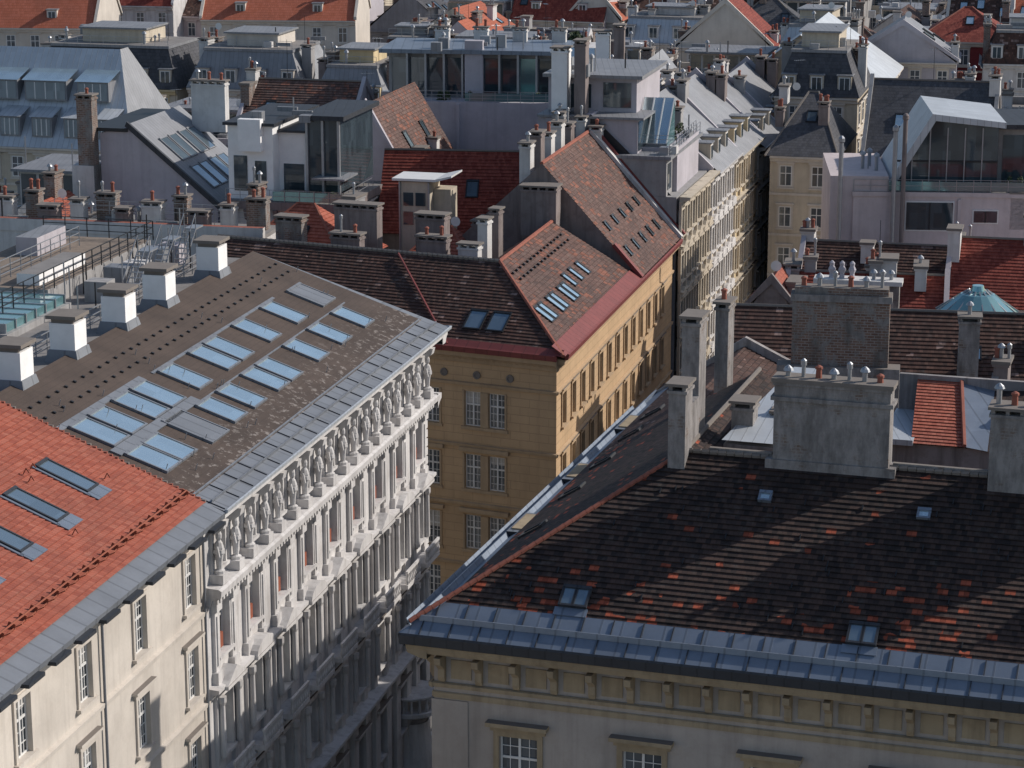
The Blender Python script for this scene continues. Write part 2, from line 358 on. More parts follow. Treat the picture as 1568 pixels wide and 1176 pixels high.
def antenna(mb,x,y,z,h,yagi=True):
    mb.tube((x,y,z),(x,y,z+h),.03,DARK,4)
    if yagi:
        a=R.uniform(0,3.1); d=V((math.cos(a),math.sin(a),0)); e=V((-d.y,d.x,0)); c=V((x,y,z+h*.93)); mb.tube(c-d*.6,c+d*.6,.02,STEEL,4)
        for k in range(-2,4): q=c+d*k*.22; mb.tube(q-e*.3,q+e*.3,.015,STEEL,3)
def dish(mb,F,s,o,z): mb.lathe(F3(F.p(s,o,z),F.ex,F.ez,F.ey),0,0,[(.05,.0),(.28,.08),(.42,.2)],WHITE,10)
def bush(b,x,y,z,r,h,n=260):
    mb=b['plants']
    for i in range(n):
        a=R.uniform(0,6.28);t=R.random();q=r*math.sqrt(R.random())*(1-.6*t*t); c=V((x+q*math.cos(a),y+q*math.sin(a),z+h*t))
        u=V((R.gauss(0,1),R.gauss(0,1),R.gauss(0,1))).normalized(); w=u.orthogonal().normalized(); k=R.uniform(.08,.18)
        mb.poly([c-u*k,c+w*k*.7,c+u*k,c-w*k*.7],LEAF)
def tree(name,x,y,z,r,h,cone=False):
    b=B(name); mb=b['trunk']; F=FR(x,y,0); mb.lathe(F,0,0,[(.22,0),(.12,h*.6),(.04,h*.95)],BARK,6,z)
    cl=[]
    for k in range(16):
        t=.25+.75*k/15; a=k*2.4; q=(r*(1.1-t) if cone else r*.7*math.sin(math.pi*min(1,t*.8+.1))); c=V((x+q*math.cos(a),y+q*math.sin(a),z+h*t)); cl.append(c); mb.tube((x,y,z+h*t*.8),c,.05,BARK,4)
    L=b['foliage']
    for c in cl:
        rr=r*R.uniform(.3,.5)
        for i in range(60):
            d=V((R.gauss(0,1),R.gauss(0,1),R.gauss(0,.7))).normalized()*rr*R.random()**.4; p=c+d
            u=V((R.gauss(0,1),R.gauss(0,1),R.gauss(0,1))).normalized(); w=u.orthogonal().normalized(); k=R.uniform(.15,.3)
            L.poly([p-u*k,p+w*k*.7,p+u*k,p-w*k*.7],LEAF)
    b.done()
def dormer(b,F,s,o,z,w,h,dep,mat,rm,gm=None):
    r=b['dormers']; r.box(F,s-w/2,s+w/2,o-dep,o,z,z+h,mat); r.box(F,s-w/2-.12,s+w/2+.12,o-dep,o+.15,z+h,z+h+.12,rm)
    g=b['windows']; g.box(F,s-w/2+.15,s+w/2-.15,o,o+.04,z+.2,z+h-.15,WHITE); g.box(F,s-w/2+.24,s-.04,o+.04,o+.055,z+.29,z+h-.24,gm or G_DK); g.box(F,s+.04,s+w/2-.24,o+.04,o+.055,z+.29,z+h-.24,gm or G_DK)
def lowwin(b,F,s,z,w,h,o=0,tm=None):
    g=b['windows']
    if tm: g.box(F,s-w/2-.2,s+w/2+.2,o,o+.05,z-.15,z+h+.2,tm); g.box(F,s-w/2-.3,s+w/2+.3,o,o+.3,z+h+.2,z+h+.38,tm); g.box(F,s-w/2-.25,s+w/2+.25,o,o+.2,z-.3,z-.15,tm)
    g.box(F,s-w/2,s+w/2,o,o+.07,z,z+h,WHITE)
    for a0,a1 in((s-w/2+.09,s-.05),(s+.05,s+w/2-.09)):
        for c0,c1 in((z+.09,z+h*.6),(z+h*.6+.09,z+h-.09)): g.box(F,a0,a1,o+.07,o+.085,c0,c1,G_WI)
def facade(b,F,s0,s1,z0,z1,mat,tm,fl=3.9,sp=3.2,w=1.25,h=2.1,o=0,dz=1.0):
    n=max(1,int((s1-s0)/sp)); st=(s1-s0)/n
    z=z1-dz-h
    while z>z0:
        for i in range(n): lowwin(b,F,s0+(i+.5)*st,z,w,h,o,tm)
        b['trim'].box(F,s0,s1,o,o+.12,z-.95,z-.7,tm); z-=fl
    b['trim'].sweep(F,[(o,z1-.7),(o+.25,z1-.6),(o+.3,z1-.3),(o+.6,z1-.2),(o+.6,z1)],s0,s1,tm)
def roofbits(b,F,L,D,z,n=6):
    """ventilation boxes, pipes and ducts on a flat roof"""
    q=b['roof_equipment']
    for i in range(n):
        s=R.uniform(.8,L-.8); o=-R.uniform(.8,D-.8); k=R.randint(0,3)
        if k==0: q.box(F,s-.5,s+.5,o-.4,o+.4,z,z+R.uniform(.6,1.3),R.choice([STEEL,M_GR,S_CHW]))
        elif k==1: q.lathe(F,s,o,[(.16,0),(.16,1.2),(.3,1.25),(.25,1.45),(.05,1.6)],STEEL,7,z)
        elif k==2: q.tube(F.p(s,o,z),F.p(s,o,z+R.uniform(1.2,2.6)),.07,R.choice([DARK,STEEL]),5)
        else: q.box(F,s-.9,s+.9,o-.15,o+.15,z+.3,z+.7,M_GR)
def house(name,x,y,deg,L,D,ez,rz,style='gable',wm=None,rm=None,tm=None,win=(1,1,1),z0=8,nch=4,sky=3,dorm=0,fire=True,chm=None,fl=3.9,sp=3.2,ant=1,tile=True,ph=None):
    b=B(name); wm=wm or S_LAV; rm=rm or T_BR; tm=tm or wm; chm=chm or S_CHW
    F=FR(x,y,deg); w=b['walls']; r=b['roof']
    w.box(F,0,L,-D,0,0,ez,wm)
    FRt=F3(F.p(L,0,0),-F.ey,F.ex,F.ez)
    if win[0]: facade(b,F,0,L,z0,ez,wm,tm,fl,sp)
    if win[1]: facade(b,FRt,0,D,z0,ez,wm,tm,fl,sp)
    if win[2]: facade(b,F3(F.p(0,-D,0),F.ey,-F.ex,F.ez),0,D,z0,ez,wm,tm,fl,sp)
    def rp(pts):
        pts=[F.p(*q) for q in pts]
        if rm in (T_BR,T_PK,T_RD,T_OR,T_DK) and y<300: r.tiled(pts,rm,.33,.05)
        else: r.poly(pts,rm)
    m=-D/2; e=.5
    if style=='gable':
        rp([(-.0,e,ez),(L,e,ez),(L,m,rz),(0,m,rz)]); rp([(0,-D-e,ez),(L,-D-e,ez),(L,m,rz),(0,m,rz)])
        r.poly([F.p(0,e,ez-.02),F.p(L,e,ez-.02),F.p(L,-D-e,ez-.02),F.p(0,-D-e,ez-.02)],rm)
        for s in(0,L): w.poly([F.p(s,0,ez),F.p(s,-D,ez),F.p(s,m,rz)],wm)
        if fire:
            for s in(0,L): w.prism(F3(F.p(s,0,0),F.ey,F.ex,F.ez),[(.3,ez+.1),(.3,ez+.55),(m,rz+.55),(-D-.3,ez+.55),(-D-.3,ez+.1),(m,rz-.3)],-.2,.2,wm)
        r.tube(F.p(0,m,rz+.03),F.p(L,m,rz+.03),.13,CAP,5)
        SF=slopeF(F.p(0,e,ez),F.p(L,e,ez),F.p(0,m,rz)); sl=math.hypot(D/2+e,rz-ez)
    elif style=='hip':
        q=min(D/2,L/2-.5)
        rp([(-e,e,ez),(L+e,e,ez),(L-q,m,rz),(q,m,rz)]); rp([(-e,-D-e,ez),(L+e,-D-e,ez),(L-q,m,rz),(q,m,rz)])
        rp([(-e,e,ez),(-e,-D-e,ez),(q,m,rz)]); rp([(L+e,e,ez),(L+e,-D-e,ez),(L-q,m,rz)])
        for a_,b_ in(((-e,e,ez),(q,m,rz)),((L+e,e,ez),(L-q,m,rz)),((q,m,rz),(L-q,m,rz))): r.tube(F.p(*a_),F.p(*b_),.13,TERRA if rm in(T_OR,T_RD) else CAP,5)
        SF=slopeF(F.p(0,e,ez),F.p(L,e,ez),F.p(0,m,rz)); sl=math.hypot(D/2+e,rz-ez)
    elif style=='gablex':
        rp([(-e,0,ez),(-e,-D,ez),(L/2,-D,rz),(L/2,0,rz)]); rp([(L+e,0,ez),(L+e,-D,ez),(L/2,-D,rz),(L/2,0,rz)])
        for o in(0,-D): w.poly([F.p(0,o,ez),F.p(L,o,ez),F.p(L/2,o,rz)],wm)
        if fire: w.prism(F,[(-.3,ez+.1),(-.3,ez+.5),(L/2,rz+.5),(L+.3,ez+.5),(L+.3,ez+.1),(L/2,rz-.3)],-.2,.2,wm)
        SF=slopeF(F.p(L+e,0,ez),F.p(L+e,-D,ez),F.p(L/2,0,rz)); sl=math.hypot(L/2,rz-ez)
    elif style=='mansard':
        k=1.6; mz=ez+(rz-ez)*.72
        for pts in ([(-.2,.2,ez),(L+.2,.2,ez),(L-k,-k,mz),(k,-k,mz)],[(-.2,-D-.2,ez),(L+.2,-D-.2,ez),(L-k,-D+k,mz),(k,-D+k,mz)],[(-.2,.2,ez),(-.2,-D-.2,ez),(k,-D+k,mz),(k,-k,mz)],[(L+.2,.2,ez),(L+.2,-D-.2,ez),(L-k,-D+k,mz),(L-k,-k,mz)]): rp(pts)
        r.box(F,k-.15,L-k+.15,-D+k-.15,-k+.15,mz-.1,mz+.22,M_GR,CONC)
        w.box(F,L*.25,L*.7,-D+k+1,-k-2.5,mz+.2,rz,wm); r.box(F,L*.25-.3,L*.7+.3,-D+k+.6,-k-2.1,rz,rz+.2,M_GR)
        roofbits(b,F,L,D,mz+.2,5); railing(b['railing'],[F.p(k,-k,mz+.2),F.p(L-k,-k,mz+.2)],1,STEEL,1.6,2,.035)
        nd=int(L/3)
        for i in range(nd): dormer(b,F,(i+.5)*L/nd,-.15,ez+.4,1.5,1.9,1.8,wm,M_GR)
        SF=None; sl=0
    else:
        w.box(F,-.1,L+.1,-.3,.1,ez,ez+.9,wm); w.box(F,-.1,L+.1,-D-.1,-D+.3,ez,ez+.9,wm); w.box(F,-.1,.3,-D+.3,-.3,ez,ez+.9,wm); w.box(F,L-.3,L+.1,-D+.3,-.3,ez,ez+.9,wm)
        r.box(F,.3,L-.3,-D+.3,-.3,ez,ez+.1,CONC)
        p0,p1=L*R.uniform(.1,.25),L*R.uniform(.7,.95)
        w.box(F,p0,p1,-D+1,-3,ez,rz,wm); r.box(F,p0-.5,p1+.5,-D+.6,-2.2,rz,rz+.25,M_GR)
        g=b['glazing']; n=int((p1-p0)/1.6)
        for i in range(n): g.box(F,p0+.15+i*(p1-p0)/n,p0-.15+(i+1)*(p1-p0)/n,-3,-2.96,ez+.2,rz-.3,G_DK)
        railing(b['railing'],[F.p(.2,-.1,ez+.9),F.p(L-.2,-.1,ez+.9)],.7,STEEL,1.6,2,.035)
        roofbits(b,F,L,2.6,ez+.1,3); roofbits(b,F,p1,D-3,rz+.25,4)
        if R.random()<.35: bush(b,*F.p(R.uniform(.8,L-.8),-.9,ez+.1),.5,1.0,90)
        SF=None; sl=0
    c=b['chimneys']
    for i in range(nch):
        s=R.choice([.3,L-.3,R.uniform(1,L-1)]); o=R.uniform(-D*.75,-D*.25)
        if style=='gable' or style=='hip': zr=rz-(rz-ez)*abs(o-m)/(D/2)
        elif style=='gablex': zr=rz-(rz-ez)*abs(s-L/2)/(L/2)
        else: zr=ez+1
        chimney(c,F,s,o,zr-.6,R.uniform(.8,1.2),R.uniform(1,2.6),R.uniform(1.8,3.0)+(2 if style=='mansard' else 0),R.choice([chm,chm,S_CH,S_GY,BRK]),None,R.randint(0,3),R.random()<.6)
    if SF:
        k=b['skylights']; LL=L if style!='gablex' else D
        for i in range(sky): skylight(k,SF,(i+.3+R.uniform(0,.3))*LL/max(1,sky),sl*R.uniform(.3,.55),.9,1.5,R.choice([G_SK,G_DK]))
        for i in range(dorm):
            s=(i+.5)*L/dorm; dormer(b,F,s,-.9,ez+.9*(rz-ez)/(D/2)*.8,1.4,1.6,2.5,wm,M_GR)
    for i in range(ant):
        q=F.p(R.uniform(1,L-1),m,0); antenna(b['antenna'],q.x,q.y,(rz if style in('gable','hip') else rz-1.5),R.uniform(2,4.5),R.random()<.6)
    if R.random()<.4: dish(b['antenna'],F,R.uniform(1,L-1),m+.6,rz+.6)
    if ph: ph(b,F)
    b.done()
# ================================================================== GROUND
g=MB(); g.poly([(-2500,-300,GZ),(2500,-300,GZ),(2500,5000,GZ),(-2500,5000,GZ)],PAVE); g.make('ground')
st=MB(); FS=FR(-8,100,75.5)
st.poly([FS.p(-60,-2.8,GZ+.004),FS.p(190,-2.8,GZ+.004),FS.p(190,4,GZ+.004),FS.p(-60,4,GZ+.004)],ASPH); st.make('street')
pv=MB(); pv.box(FS,-60,58,-6,-2.8,GZ,GZ+.13,PAVE); pv.box(FS,-60,190,4,5.6,GZ,GZ+.13,PAVE); pv.make('pavement')
def ridge(mb,p,q,m,r=.14,step=.42):
    p=V(p);q=V(q);n=max(1,int((q-p).length/step))
    for i in range(n): a=p+(q-p)*i/n; c=p+(q-p)*(i+.92)/n; mb.tube(a+V((0,0,.02)),c+V((0,0,.05)),r,m,6)
# ================================================================== 1 DARK TILED CORNER PALACE
b=B('dark_tiled_corner_palace')
FT=FR(-3.70,110.54,-17.7); L=48
FTS=F3(FT.o,-FT.ey,-FT.ex,(0,0,1))
wins=[(4.2+6.05*i,zb,1.9,3.0) for i in range(8) for zb in (13.9,8.8,3.6,-2.5)]
wall(b,FT,0,L,GZ,21,wins,S_TAN)
wall(b,FTS,0,44,GZ,21,[(4+5*i,zb,1.7,3.0) for i in range(8) for zb in (13.9,8.8,3.6,-2.5)],S_TAN)
for (s,z,w,h) in wins:
    window(b,FT,s,z,w,h,0,S_TAN,.3); surround(b['trim'],FT,s,z,w,h,S_TN2,0,.26,.1,.5,.5)
for i in range(8):
    for z in(13.9,8.8,3.6,-2.5): window(b,FTS,4+5*i,z,1.7,3.0,0,S_TAN,.3); surround(b['trim'],FTS,4+5*i,z,1.7,3.0,S_TN2,0,.26,.1,.5,.5)
t=b['cornice']
for F,a0,a1 in((FT,-.02,L),(FTS,-.02,44)):
    t.sweep(F,[(0,18.5),(.1,18.5),(.1,18.75),(.04,18.8)],a0,a1,S_TN2)
    t.sweep(F,[(.0,19.0),(.16,19.05),(.2,19.25),(.06,19.3)],a0-.2,a1,S_TN2)
    t.sweep(F,[(0,20.7),(.35,20.75),(.95,20.95),(1.05,21.2),(1.05,21.35),(0,21.35)],a0-1.0,a1,S_TN2)
    n=int((a1-.6)/1.85)+1
    for i in range(n):
        s=.45+i*1.85
        t.prism(F3(F.p(s,0,0),F.ey,F.ex,F.ez),[(0,19.4),(.18,19.35),(.3,19.6),(.28,20.0),(.55,20.25),(.85,20.4),(.9,20.75),(0,20.75)],-.16,.16,S_TN2)
        if i<n-1: t.box(F,s+.42,s+1.43,.0,.05,19.5,20.45,S_TN2)
    t.sweep(F,[(1.05,21.36),(1.28,21.45),(1.34,21.9),(1.3,22.0),(1.1,22.02)],a0-1.25,a1,M_DK)
b['walls'].box(FT,-.12,1.7,-.01,.07,GZ,18.4,S_TAN)
def tp(s,o,z): return FT.p(s,o,z)
tan=(28.8-22)/11.0
r=b['roof']
zi=lambda q:22+q*tan
ins=1.75
band=b['metal_gutter_band']
band.poly([tp(-1.3,1.3,22),tp(L,1.3,22),tp(L,1.3-ins,zi(ins)+.03),tp(-1.3+ins,1.3-ins,zi(ins)+.03)],M_BL)
band.poly([tp(-1.3,1.3,22),tp(-1.3,-44,22),tp(-1.3+ins,-44,zi(ins)+.03),tp(-1.3+ins,1.3-ins,zi(ins)+.03)],M_BL)
band.sweep(FT,[(.62,22.45),(.58,22.72),(.5,22.72),(.48,22.5)],-.5,L,M_BL)
band.sweep(FTS,[(.62,22.45),(.58,22.72),(.5,22.72),(.48,22.5)],-.5,44,M_BL)
SFB=slopeF(tp(-1.3,1.3,22),tp(10,1.3,22),tp(-1.3,1.3-11,28.8))
for i in range(34):
    s=1.0+i*1.42
    band.box(SFB,s,s+.05,.02,.8,0,.06,M_DK)
    band.box(SFB,s+.5,s+.55,1.05,2.0,.04,.09,M_DK)
r.tiled([tp(-1.3+ins,1.3-ins,zi(ins)),tp(L,1.3-ins,zi(ins)),tp(L,-9.7,28.8),tp(9.7,-9.7,28.8)],T_DK,.33,.06)
r.tiled([tp(-1.3+ins,1.3-ins,zi(ins)),tp(-1.3+ins,-27,zi(ins)),tp(9.7,-27,28.8),tp(9.7,-9.7,28.8)],T_DK)
r.tiled([tp(9.7,-9.7,28.8),tp(L,-9.7,28.8),tp(L,-19,23),tp(19,-19,23)],T_DK)
r.tiled([tp(9.7,-9.7,28.8),tp(19,-19,23),tp(19,-27,23),tp(9.7,-27,28.8)],T_DK)
r.tiled([tp(-1.3+ins,-27,zi(ins)),tp(-1.3+ins,-44,zi(ins)),tp(5.2,-44,26),tp(5.2,-27,26)],T_BR)
r.tiled([tp(5.2,-27,26),tp(5.2,-44,26),tp(13,-44,22.5),tp(13,-27,22.5)],T_BR)
b['walls'].poly([tp(-1.3,-27,22),tp(9.7,-27,28.8),tp(19,-27,23),tp(19,-27,18),tp(-1.3,-27,18)],S_OLD)
b['walls'].prism(F3(tp(0,-44,0),FT.ex,FT.ey,FT.ez),[(-1,0),(-1,22.3),(5.2,26.6),(13,23),(13,0)],-.2,.2,S_OLD)
b['walls'].poly([tp(13,-19,0),tp(13,-44,0),tp(13,-44,22.5),tp(13,-19,22.5)],S_OLD)
b['walls'].poly([tp(13,-19,0),tp(L,-19,0),tp(L,-19,23),tp(13,-19,23)],S_OLD)
rc=b['ridge_tiles']
ridge(rc,tp(-.9,.9,22.45),tp(9.7,-9.7,28.8),TERRA,.12); ridge(rc,tp(9.7,-9.7,28.85),tp(L,-9.7,28.85),CAP,.13); ridge(rc,tp(9.7,-9.7,28.85),tp(9.7,-27,28.85),CAP,.13)
c=b['chimneys']
c.box(FT,10.9,14,-10.0,-9.75,28.6,29.1,MAS,CAP); c.box(FT,19.9,L,-10.0,-9.75,28.6,29.1,MAS,CAP)
c.box(FT,13.8,20.1,-10.45,-9.15,28.3,28.95,MAS)
chimney(c,FT,16.95,-9.8,28.7,5.6,1.1,4.4,MAS,None,0,False)
c.box(FT,14.0,19.9,-10.48,-9.12,31.9,32.1,MAS)
for k in range(7): pot(c,FT,14.7+k*.74,-9.8,32.95,[1,2,0,1,2,1,0][k],.28+.1*(k%3))
chimney(c,FT,25.6,-9.6,27.8,2.2,1.3,4.6,MAS,None,3); chimney(c,FT,30.5,-9.6,27.8,5.2,1.2,4.9,MAS,None,4); chimney(c,FT,38.5,-9.6,27.8,3.2,1.2,4.6,MAS,None,2)
chimney(c,FT,9.5,-9.4,27.2,.85,1.4,5.2,MAS,None,0); chimney(c,FT,9.2,-13.3,27.4,.9,1.5,7.5,MAS,None,0)
c.box(FT,8.9,9.7,-12.5,-10.1,27,30.9,MAS)
chimney(c,FT,7.3,-28.6,24,.75,1.5,8.3,MAS,None,1); chimney(c,FT,11.6,-14.5,26,1.1,1.2,4.4,MAS,None,0); chimney(c,FT,13.2,-16,26,.8,1.0,3.6,MAS,None,1)
r.poly([tp(11,-12,28.9),tp(14.2,-12,28.9),tp(14.0,-22,30.4),tp(12.6,-22,30.4)],M_LT); b['walls'].box(FT,11.1,14.1,-21.8,-12,24,28.7,S_OLD)
SF=slopeF(tp(0,1.3,22),tp(10,1.3,22),tp(0,-9.7,28.8))
h=b['roof_hatches']
for s,v in((6.0,2.6),(19.6,2.2)):
    for k in(0,.66): skylight(h,SF,s+k,v,.5,.95,G_MD,M_DK,.24)
    h.box(SF,s-.25,s+1.35,v-.6,v-.12,.04,.08,M_BL)
for s,v in((14.0,10.2),(21.6,10.0),(33,10)): skylight(h,SF,s,v,.42,.34,G_SK,M_BL,.2)
for i in range(90):
    s=R.uniform(0,L-2); v=R.uniform(2.2,11)
    if s>v*.9: h.box(SF,s,s+.05,v,v+.35,.05,.12,DARK)
sd=b['street_side_details']
for s in(12,22,33):
    sd.box(FTS,s,s+3.4,-.75,.25,22.5,23.05,DARK,M_GU); sd.box(FTS,s+.4,s+3,-.6,.1,23.05,23.12,S_TN2)
SL=slopeF(tp(-1.3,-40,22),tp(-1.3,1.3,22),tp(9.7,-40,28.8))
for q in range(36): sd.box(SL,q*1.15,q*1.15+.05,.1,1.2,0,.08,M_DK)
sd.box(SL,0,40,1.3,1.42,0,.3,M_BL); sd.box(SL,0,41,.55,.6,0,.4,M_BL)
for q in(6,11,17,23,30): skylight(h,SL,q,3.2,.8,1.2,G_DK)
b.done()
house('courtyard_tiled_wing',14.2,157.0,-9,24,9,22.3,26.3,'gable',S_GY,T_BR,win=(0,0,0),nch=0,sky=0,fire=False,ant=0,ph=lambda b,F:[chimney(b['chimneys'],F,15.3,.3,21,1.3,1.2,6.2,MAS,None,1),chimney(b['chimneys'],F,21.5,-3,24,2.2,1.0,4.0,S_CH,None,2),skylight(b['skylights'],slopeF(F.p(0,.5,22.3),F.p(24,.5,22.3),F.p(0,-4.5,26.3)),15,2.5,1.1,.9)])
b=B('brick_firewall_chimney'); F=FR(16.3,140.5,-10)
b['stack'].box(F,0,5.6,-1.3,0,0,31.2,BRK); b['stack'].box(F,-.12,5.72,-1.42,.12,31.2,31.6,MAS,CAP); b['stack'].box(F,.1,5.5,-1.2,-.1,31.6,32.0,BRK,CAP)
b['stack'].box(F,-.8,6.3,-1.0,.4,0,27.4,MAS,CAP)
for k in range(6): pot(b['stack'],F,.6+k*.9,-.65,32,k%3,.35+.1*(k%2))
b.done()
b=B('courtyard_lean_to'); F=FR(19.6,126.5,-17)
b['walls'].box(F,0,14,-6,0,0,26.6,S_OLD); b['roof'].tiled([F.p(1.6,.3,26.7),F.p(4.4,.3,26.7),F.p(3.4,-6,28.6),F.p(1.0,-6,28.6)],T_OR)
b['roof'].poly([F.p(4.4,.3,26.75),F.p(5.6,.3,26.6),F.p(5.2,-6,28.3),F.p(3.4,-6,28.6)],M_BL); b['roof'].poly([F.p(5.6,.3,26.6),F.p(14,.3,26.6),F.p(14,-6,28.9),F.p(5.2,-6,28.3)],T_DK)
b['walls'].box(F,0,14,-6.3,-6,0,28.9,S_OLD); b['roof'].box(F,-.1,1.7,-6.1,.4,26.6,26.9,M_LT)
b['roof'].tube(F.p(4.4,.3,26.8),F.p(3.4,-6,28.7),.12,TERRA); chimney(b['chimneys'],F,9.5,-5,26.5,1.2,1,3.6,MAS,None,1)
b.done()
house('dark_courtyard_wing',27,136,-17,13,8,23.5,26.5,'gable',S_OLD,T_DK,win=(0,0,0),nch=2,sky=0,ant=0)
# ================================================================== 2 WHITE ORNATE PALACE
b=B('white_ornate_palace'); FW=FR(-15.66,119.7,76); L=41
wt=b['ornament']; NB=9; bay=L/NB
wins=[]
for i in range(NB):
    c=(i+.5)*bay; wins+= [(c,21.3,1.15,1.9),(c,16.6,1.5,2.9),(c,11.1,1.6,3.2),(c,5.6,1.6,2.8),(c,-.6,1.7,3.0)]
wall(b,FW,0,L,GZ,24.2,wins,S_WH)
for (s,z,w,h) in wins:
    window(b,FW,s,z,w,h,0,S_WH,.35,bars=0)
    if 15<z<20:
        surround(wt,FW,s,z,w,h,S_WH,0,.28,.16,.45,.6); wt.box(FW,s-.35,s+.35,-.28,-.1,z+.1,z+.9,REDP)
        for sg in(-1,1): wt.prism(F3(FW.p(s+sg*1.05,0,0),FW.ey,FW.ex,FW.ez),[(0,z+h-.3),(.2,z+h-.2),(.5,z+h+.3),(0,z+h+.3)],-.14,.14,S_WH)
    elif 10<z<15:
        surround(wt,FW,s,z,w,h,S_WH,0,.32,.2,.5,.8,'seg' if int(s/bay)%2 else 'tri')
        wt.box(FW,s-1.5,s+1.5,0,1.1,z-1.3,z-1.02,S_WH); wt.box(FW,s-1.5,s+1.5,.95,1.1,z-.25,z-.08,S_WH)
        for k in range(9): wt.lathe(FW,s-1.35+k*.34,1.02,[(.07,0),(.12,.25),(.06,.5),(.09,.75)],S_WH,6,z-1.0)
        for sg in(-1,1): wt.prism(F3(FW.p(s+sg*1.15,0,0),FW.ey,FW.ex,FW.ez),[(0,z-2.2),(.35,z-2.0),(.9,z-1.4),(.95,z-1.3),(0,z-1.3)],-.16,.16,S_WH); wt.lathe(FW,s+sg*1.2,.35,[(.16,0),(.19,.2),(.17,1.5),(.15,2.9),(.24,3.1),(.24,3.4)],S_WH,8,z)
    elif z<10:
        surround(wt,FW,s,z,w,h,S_WH,0,.3,.16,.4,.5)
        if z>0:
            for sg in(-1,1): wt.lathe(FW,s+sg*1.2,.3,[(.18,0),(.2,.2),(.18,1.5),(.16,2.6),(.26,2.8),(.26,3.1)],S_WH,8,z-.1)
    else: surround(wt,FW,s,z,w,h,S_WH,0,.16,.1)
herm=[(.30,0),(.30,.2),(.15,.28),(.18,.7),(.25,1.15),(.27,1.45),(.2,1.7),(.10,1.82),(.16,1.95),(.17,2.15),(.12,2.3)]
for i in range(NB):
    for sg in(-1,1):
        s=(i+.5)*bay+sg*(bay/4+.08)
        wt.box(FW,s-.38,s+.38,0,.75,20.75,21.25,S_WH); wt.lathe(FW,s,.42,herm,S_WH,9,21.2)
        wt.lathe(F3(FW.p(s,.42,22.35),FW.ex,FW.ey,FW.ez),.0,.0,[(.33,0),(.31,.2)],S_WH,8)
        for a in(-1,1): wt.tube(FW.p(s+a*.28,.42,22.75),FW.p(s+a*.34,.55,22.2),.07,S_WH,5)
        wt.prism(F3(FW.p(s,0,0),FW.ey,FW.ex,FW.ez),[(0,23.4),(.45,23.45),(.8,23.7),(.9,24.1),(0,24.1)],-.3,.3,S_WH)
        wt.box(FW,s-.26,s+.26,0,.16,20.75,23.5,S_WH)
        wt.box(FW,s-.3,s+.3,0,.2,15.6,19.6,S_WH); wt.box(FW,s-.4,s+.4,0,.34,15.2,15.9,S_WH); wt.box(FW,s-.38,s+.38,0,.36,19.2,19.75,S_WH); wt.box(FW,s-.12,s+.12,.2,.27,16.2,18.9,S_WH)
        wt.box(FW,s-.32,s+.32,0,.2,9.9,14.6,S_WH); wt.box(FW,s-.36,s+.36,0,.2,4.4,9,S_WH)
        wt.box(FW,s-.45,s+.45,0,.3,GZ,3.9,S_WH)
for prof in ([(0,24.1),(.7,24.1),(.85,24.25),(.95,24.45),(1.2,24.55),(1.22,24.85),(0,24.9)],
             [(0,19.75),(.3,19.8),(.4,20.1),(.85,20.25),(.9,20.6),(.75,20.7),(0,20.75)],
             [(0,14.6),(.2,14.65),(.3,14.9),(.6,15.0),(.6,15.2),(0,15.25)],[(0,9.0),(.3,9.1),(.6,9.4),(.6,9.65),(0,9.75)],[(0,4.0),(.5,4.1),(.9,4.4),(.9,4.6),(0,4.65)],[(0,GZ+1),(.45,GZ+1),(.45,GZ+.9),(.45,GZ)]):
    wt.sweep(FW,prof,-.0,L+.35,S_WH)
n=int(L/.45)
for i in range(n): wt.box(FW,i*.45+.1,i*.45+.32,.3,.62,19.85,20.12,S_WH)
for z0 in [4.7+k*.62 for k in range(31)]:
    wt.box(FW,L-.9+(.25 if int(z0/.62)%2 else 0),L+.08,0,.09,z0,z0+.5,S_WH)
# rounded oriel with balcony near the far corner
ol=b['oriel']
for z_,r_ in((-1.2,.6),(-.6,1.2)): ol.lathe(FW,36.4,.1,[(r_,0),(r_+.5,.6)],S_WH,18,z_)
ol.lathe(FW,36.4,.1,[(1.8,0),(1.95,.1),(1.95,.35),(1.8,.4)],S_WH,18,0.01); ol.lathe(FW,36.4,.1,[(1.85,0),(1.9,.05),(1.9,.16),(1.7,.16)],S_WH,18,1.3)
for k in range(20): a=2*math.pi*k/20; ol.lathe(FW,36.4+1.75*math.cos(a),.1+1.75*math.sin(a),[(.07,0),(.12,.3),(.06,.6),(.09,.9)],S_WH,6,.4)
FWE=F3(FW.p(L,0,0),-FW.ey,FW.ex,FW.ez)
wall(b,FWE,0,26,GZ,24.2,[(3+4.2*i,z,1.4,2.8) for i in range(5) for z in(16.6,11.1,5.6)],S_WH)
for i in range(5):
    for z in(16.6,11.1,5.6): window(b,FWE,3+4.2*i,z,1.4,2.8,0,S_WH,.3,bars=0)
wt.sweep(FWE,[(0,24.1),(.7,24.1),(.95,24.45),(1.2,24.55),(1.22,24.85),(0,24.9)],-1.2,26,S_WH)
wt.sweep(FWE,[(0,19.75),(.4,20.1),(.85,20.25),(.9,20.6),(0,20.75)],-.85,26,S_WH)
WR=lambda s,rr,z:FW.p(s,1.3-rr,z)
ta=math.tan(math.radians(19.2))
zr=lambda q:25+q*ta
rf=b['roof']
rf.poly([WR(-.2,0,25),WR(L+1.3,0,25),WR(L+.5,1.7,zr(1.7)),WR(-.2,1.7,zr(1.7))],M_GU)
rf.poly([WR(-.2,1.7,zr(1.7)),WR(L+.5,1.7,zr(1.7)),WR(L+.5,13.4,zr(13.4)),WR(-.2,13.4,zr(13.4))],BROWN)
rf.poly([WR(L+1.3,0,25),WR(L+.5,1.7,zr(1.7)),WR(L+.5,13.4,zr(13.4)),WR(L+1.3,13.4,25)],M_GU)
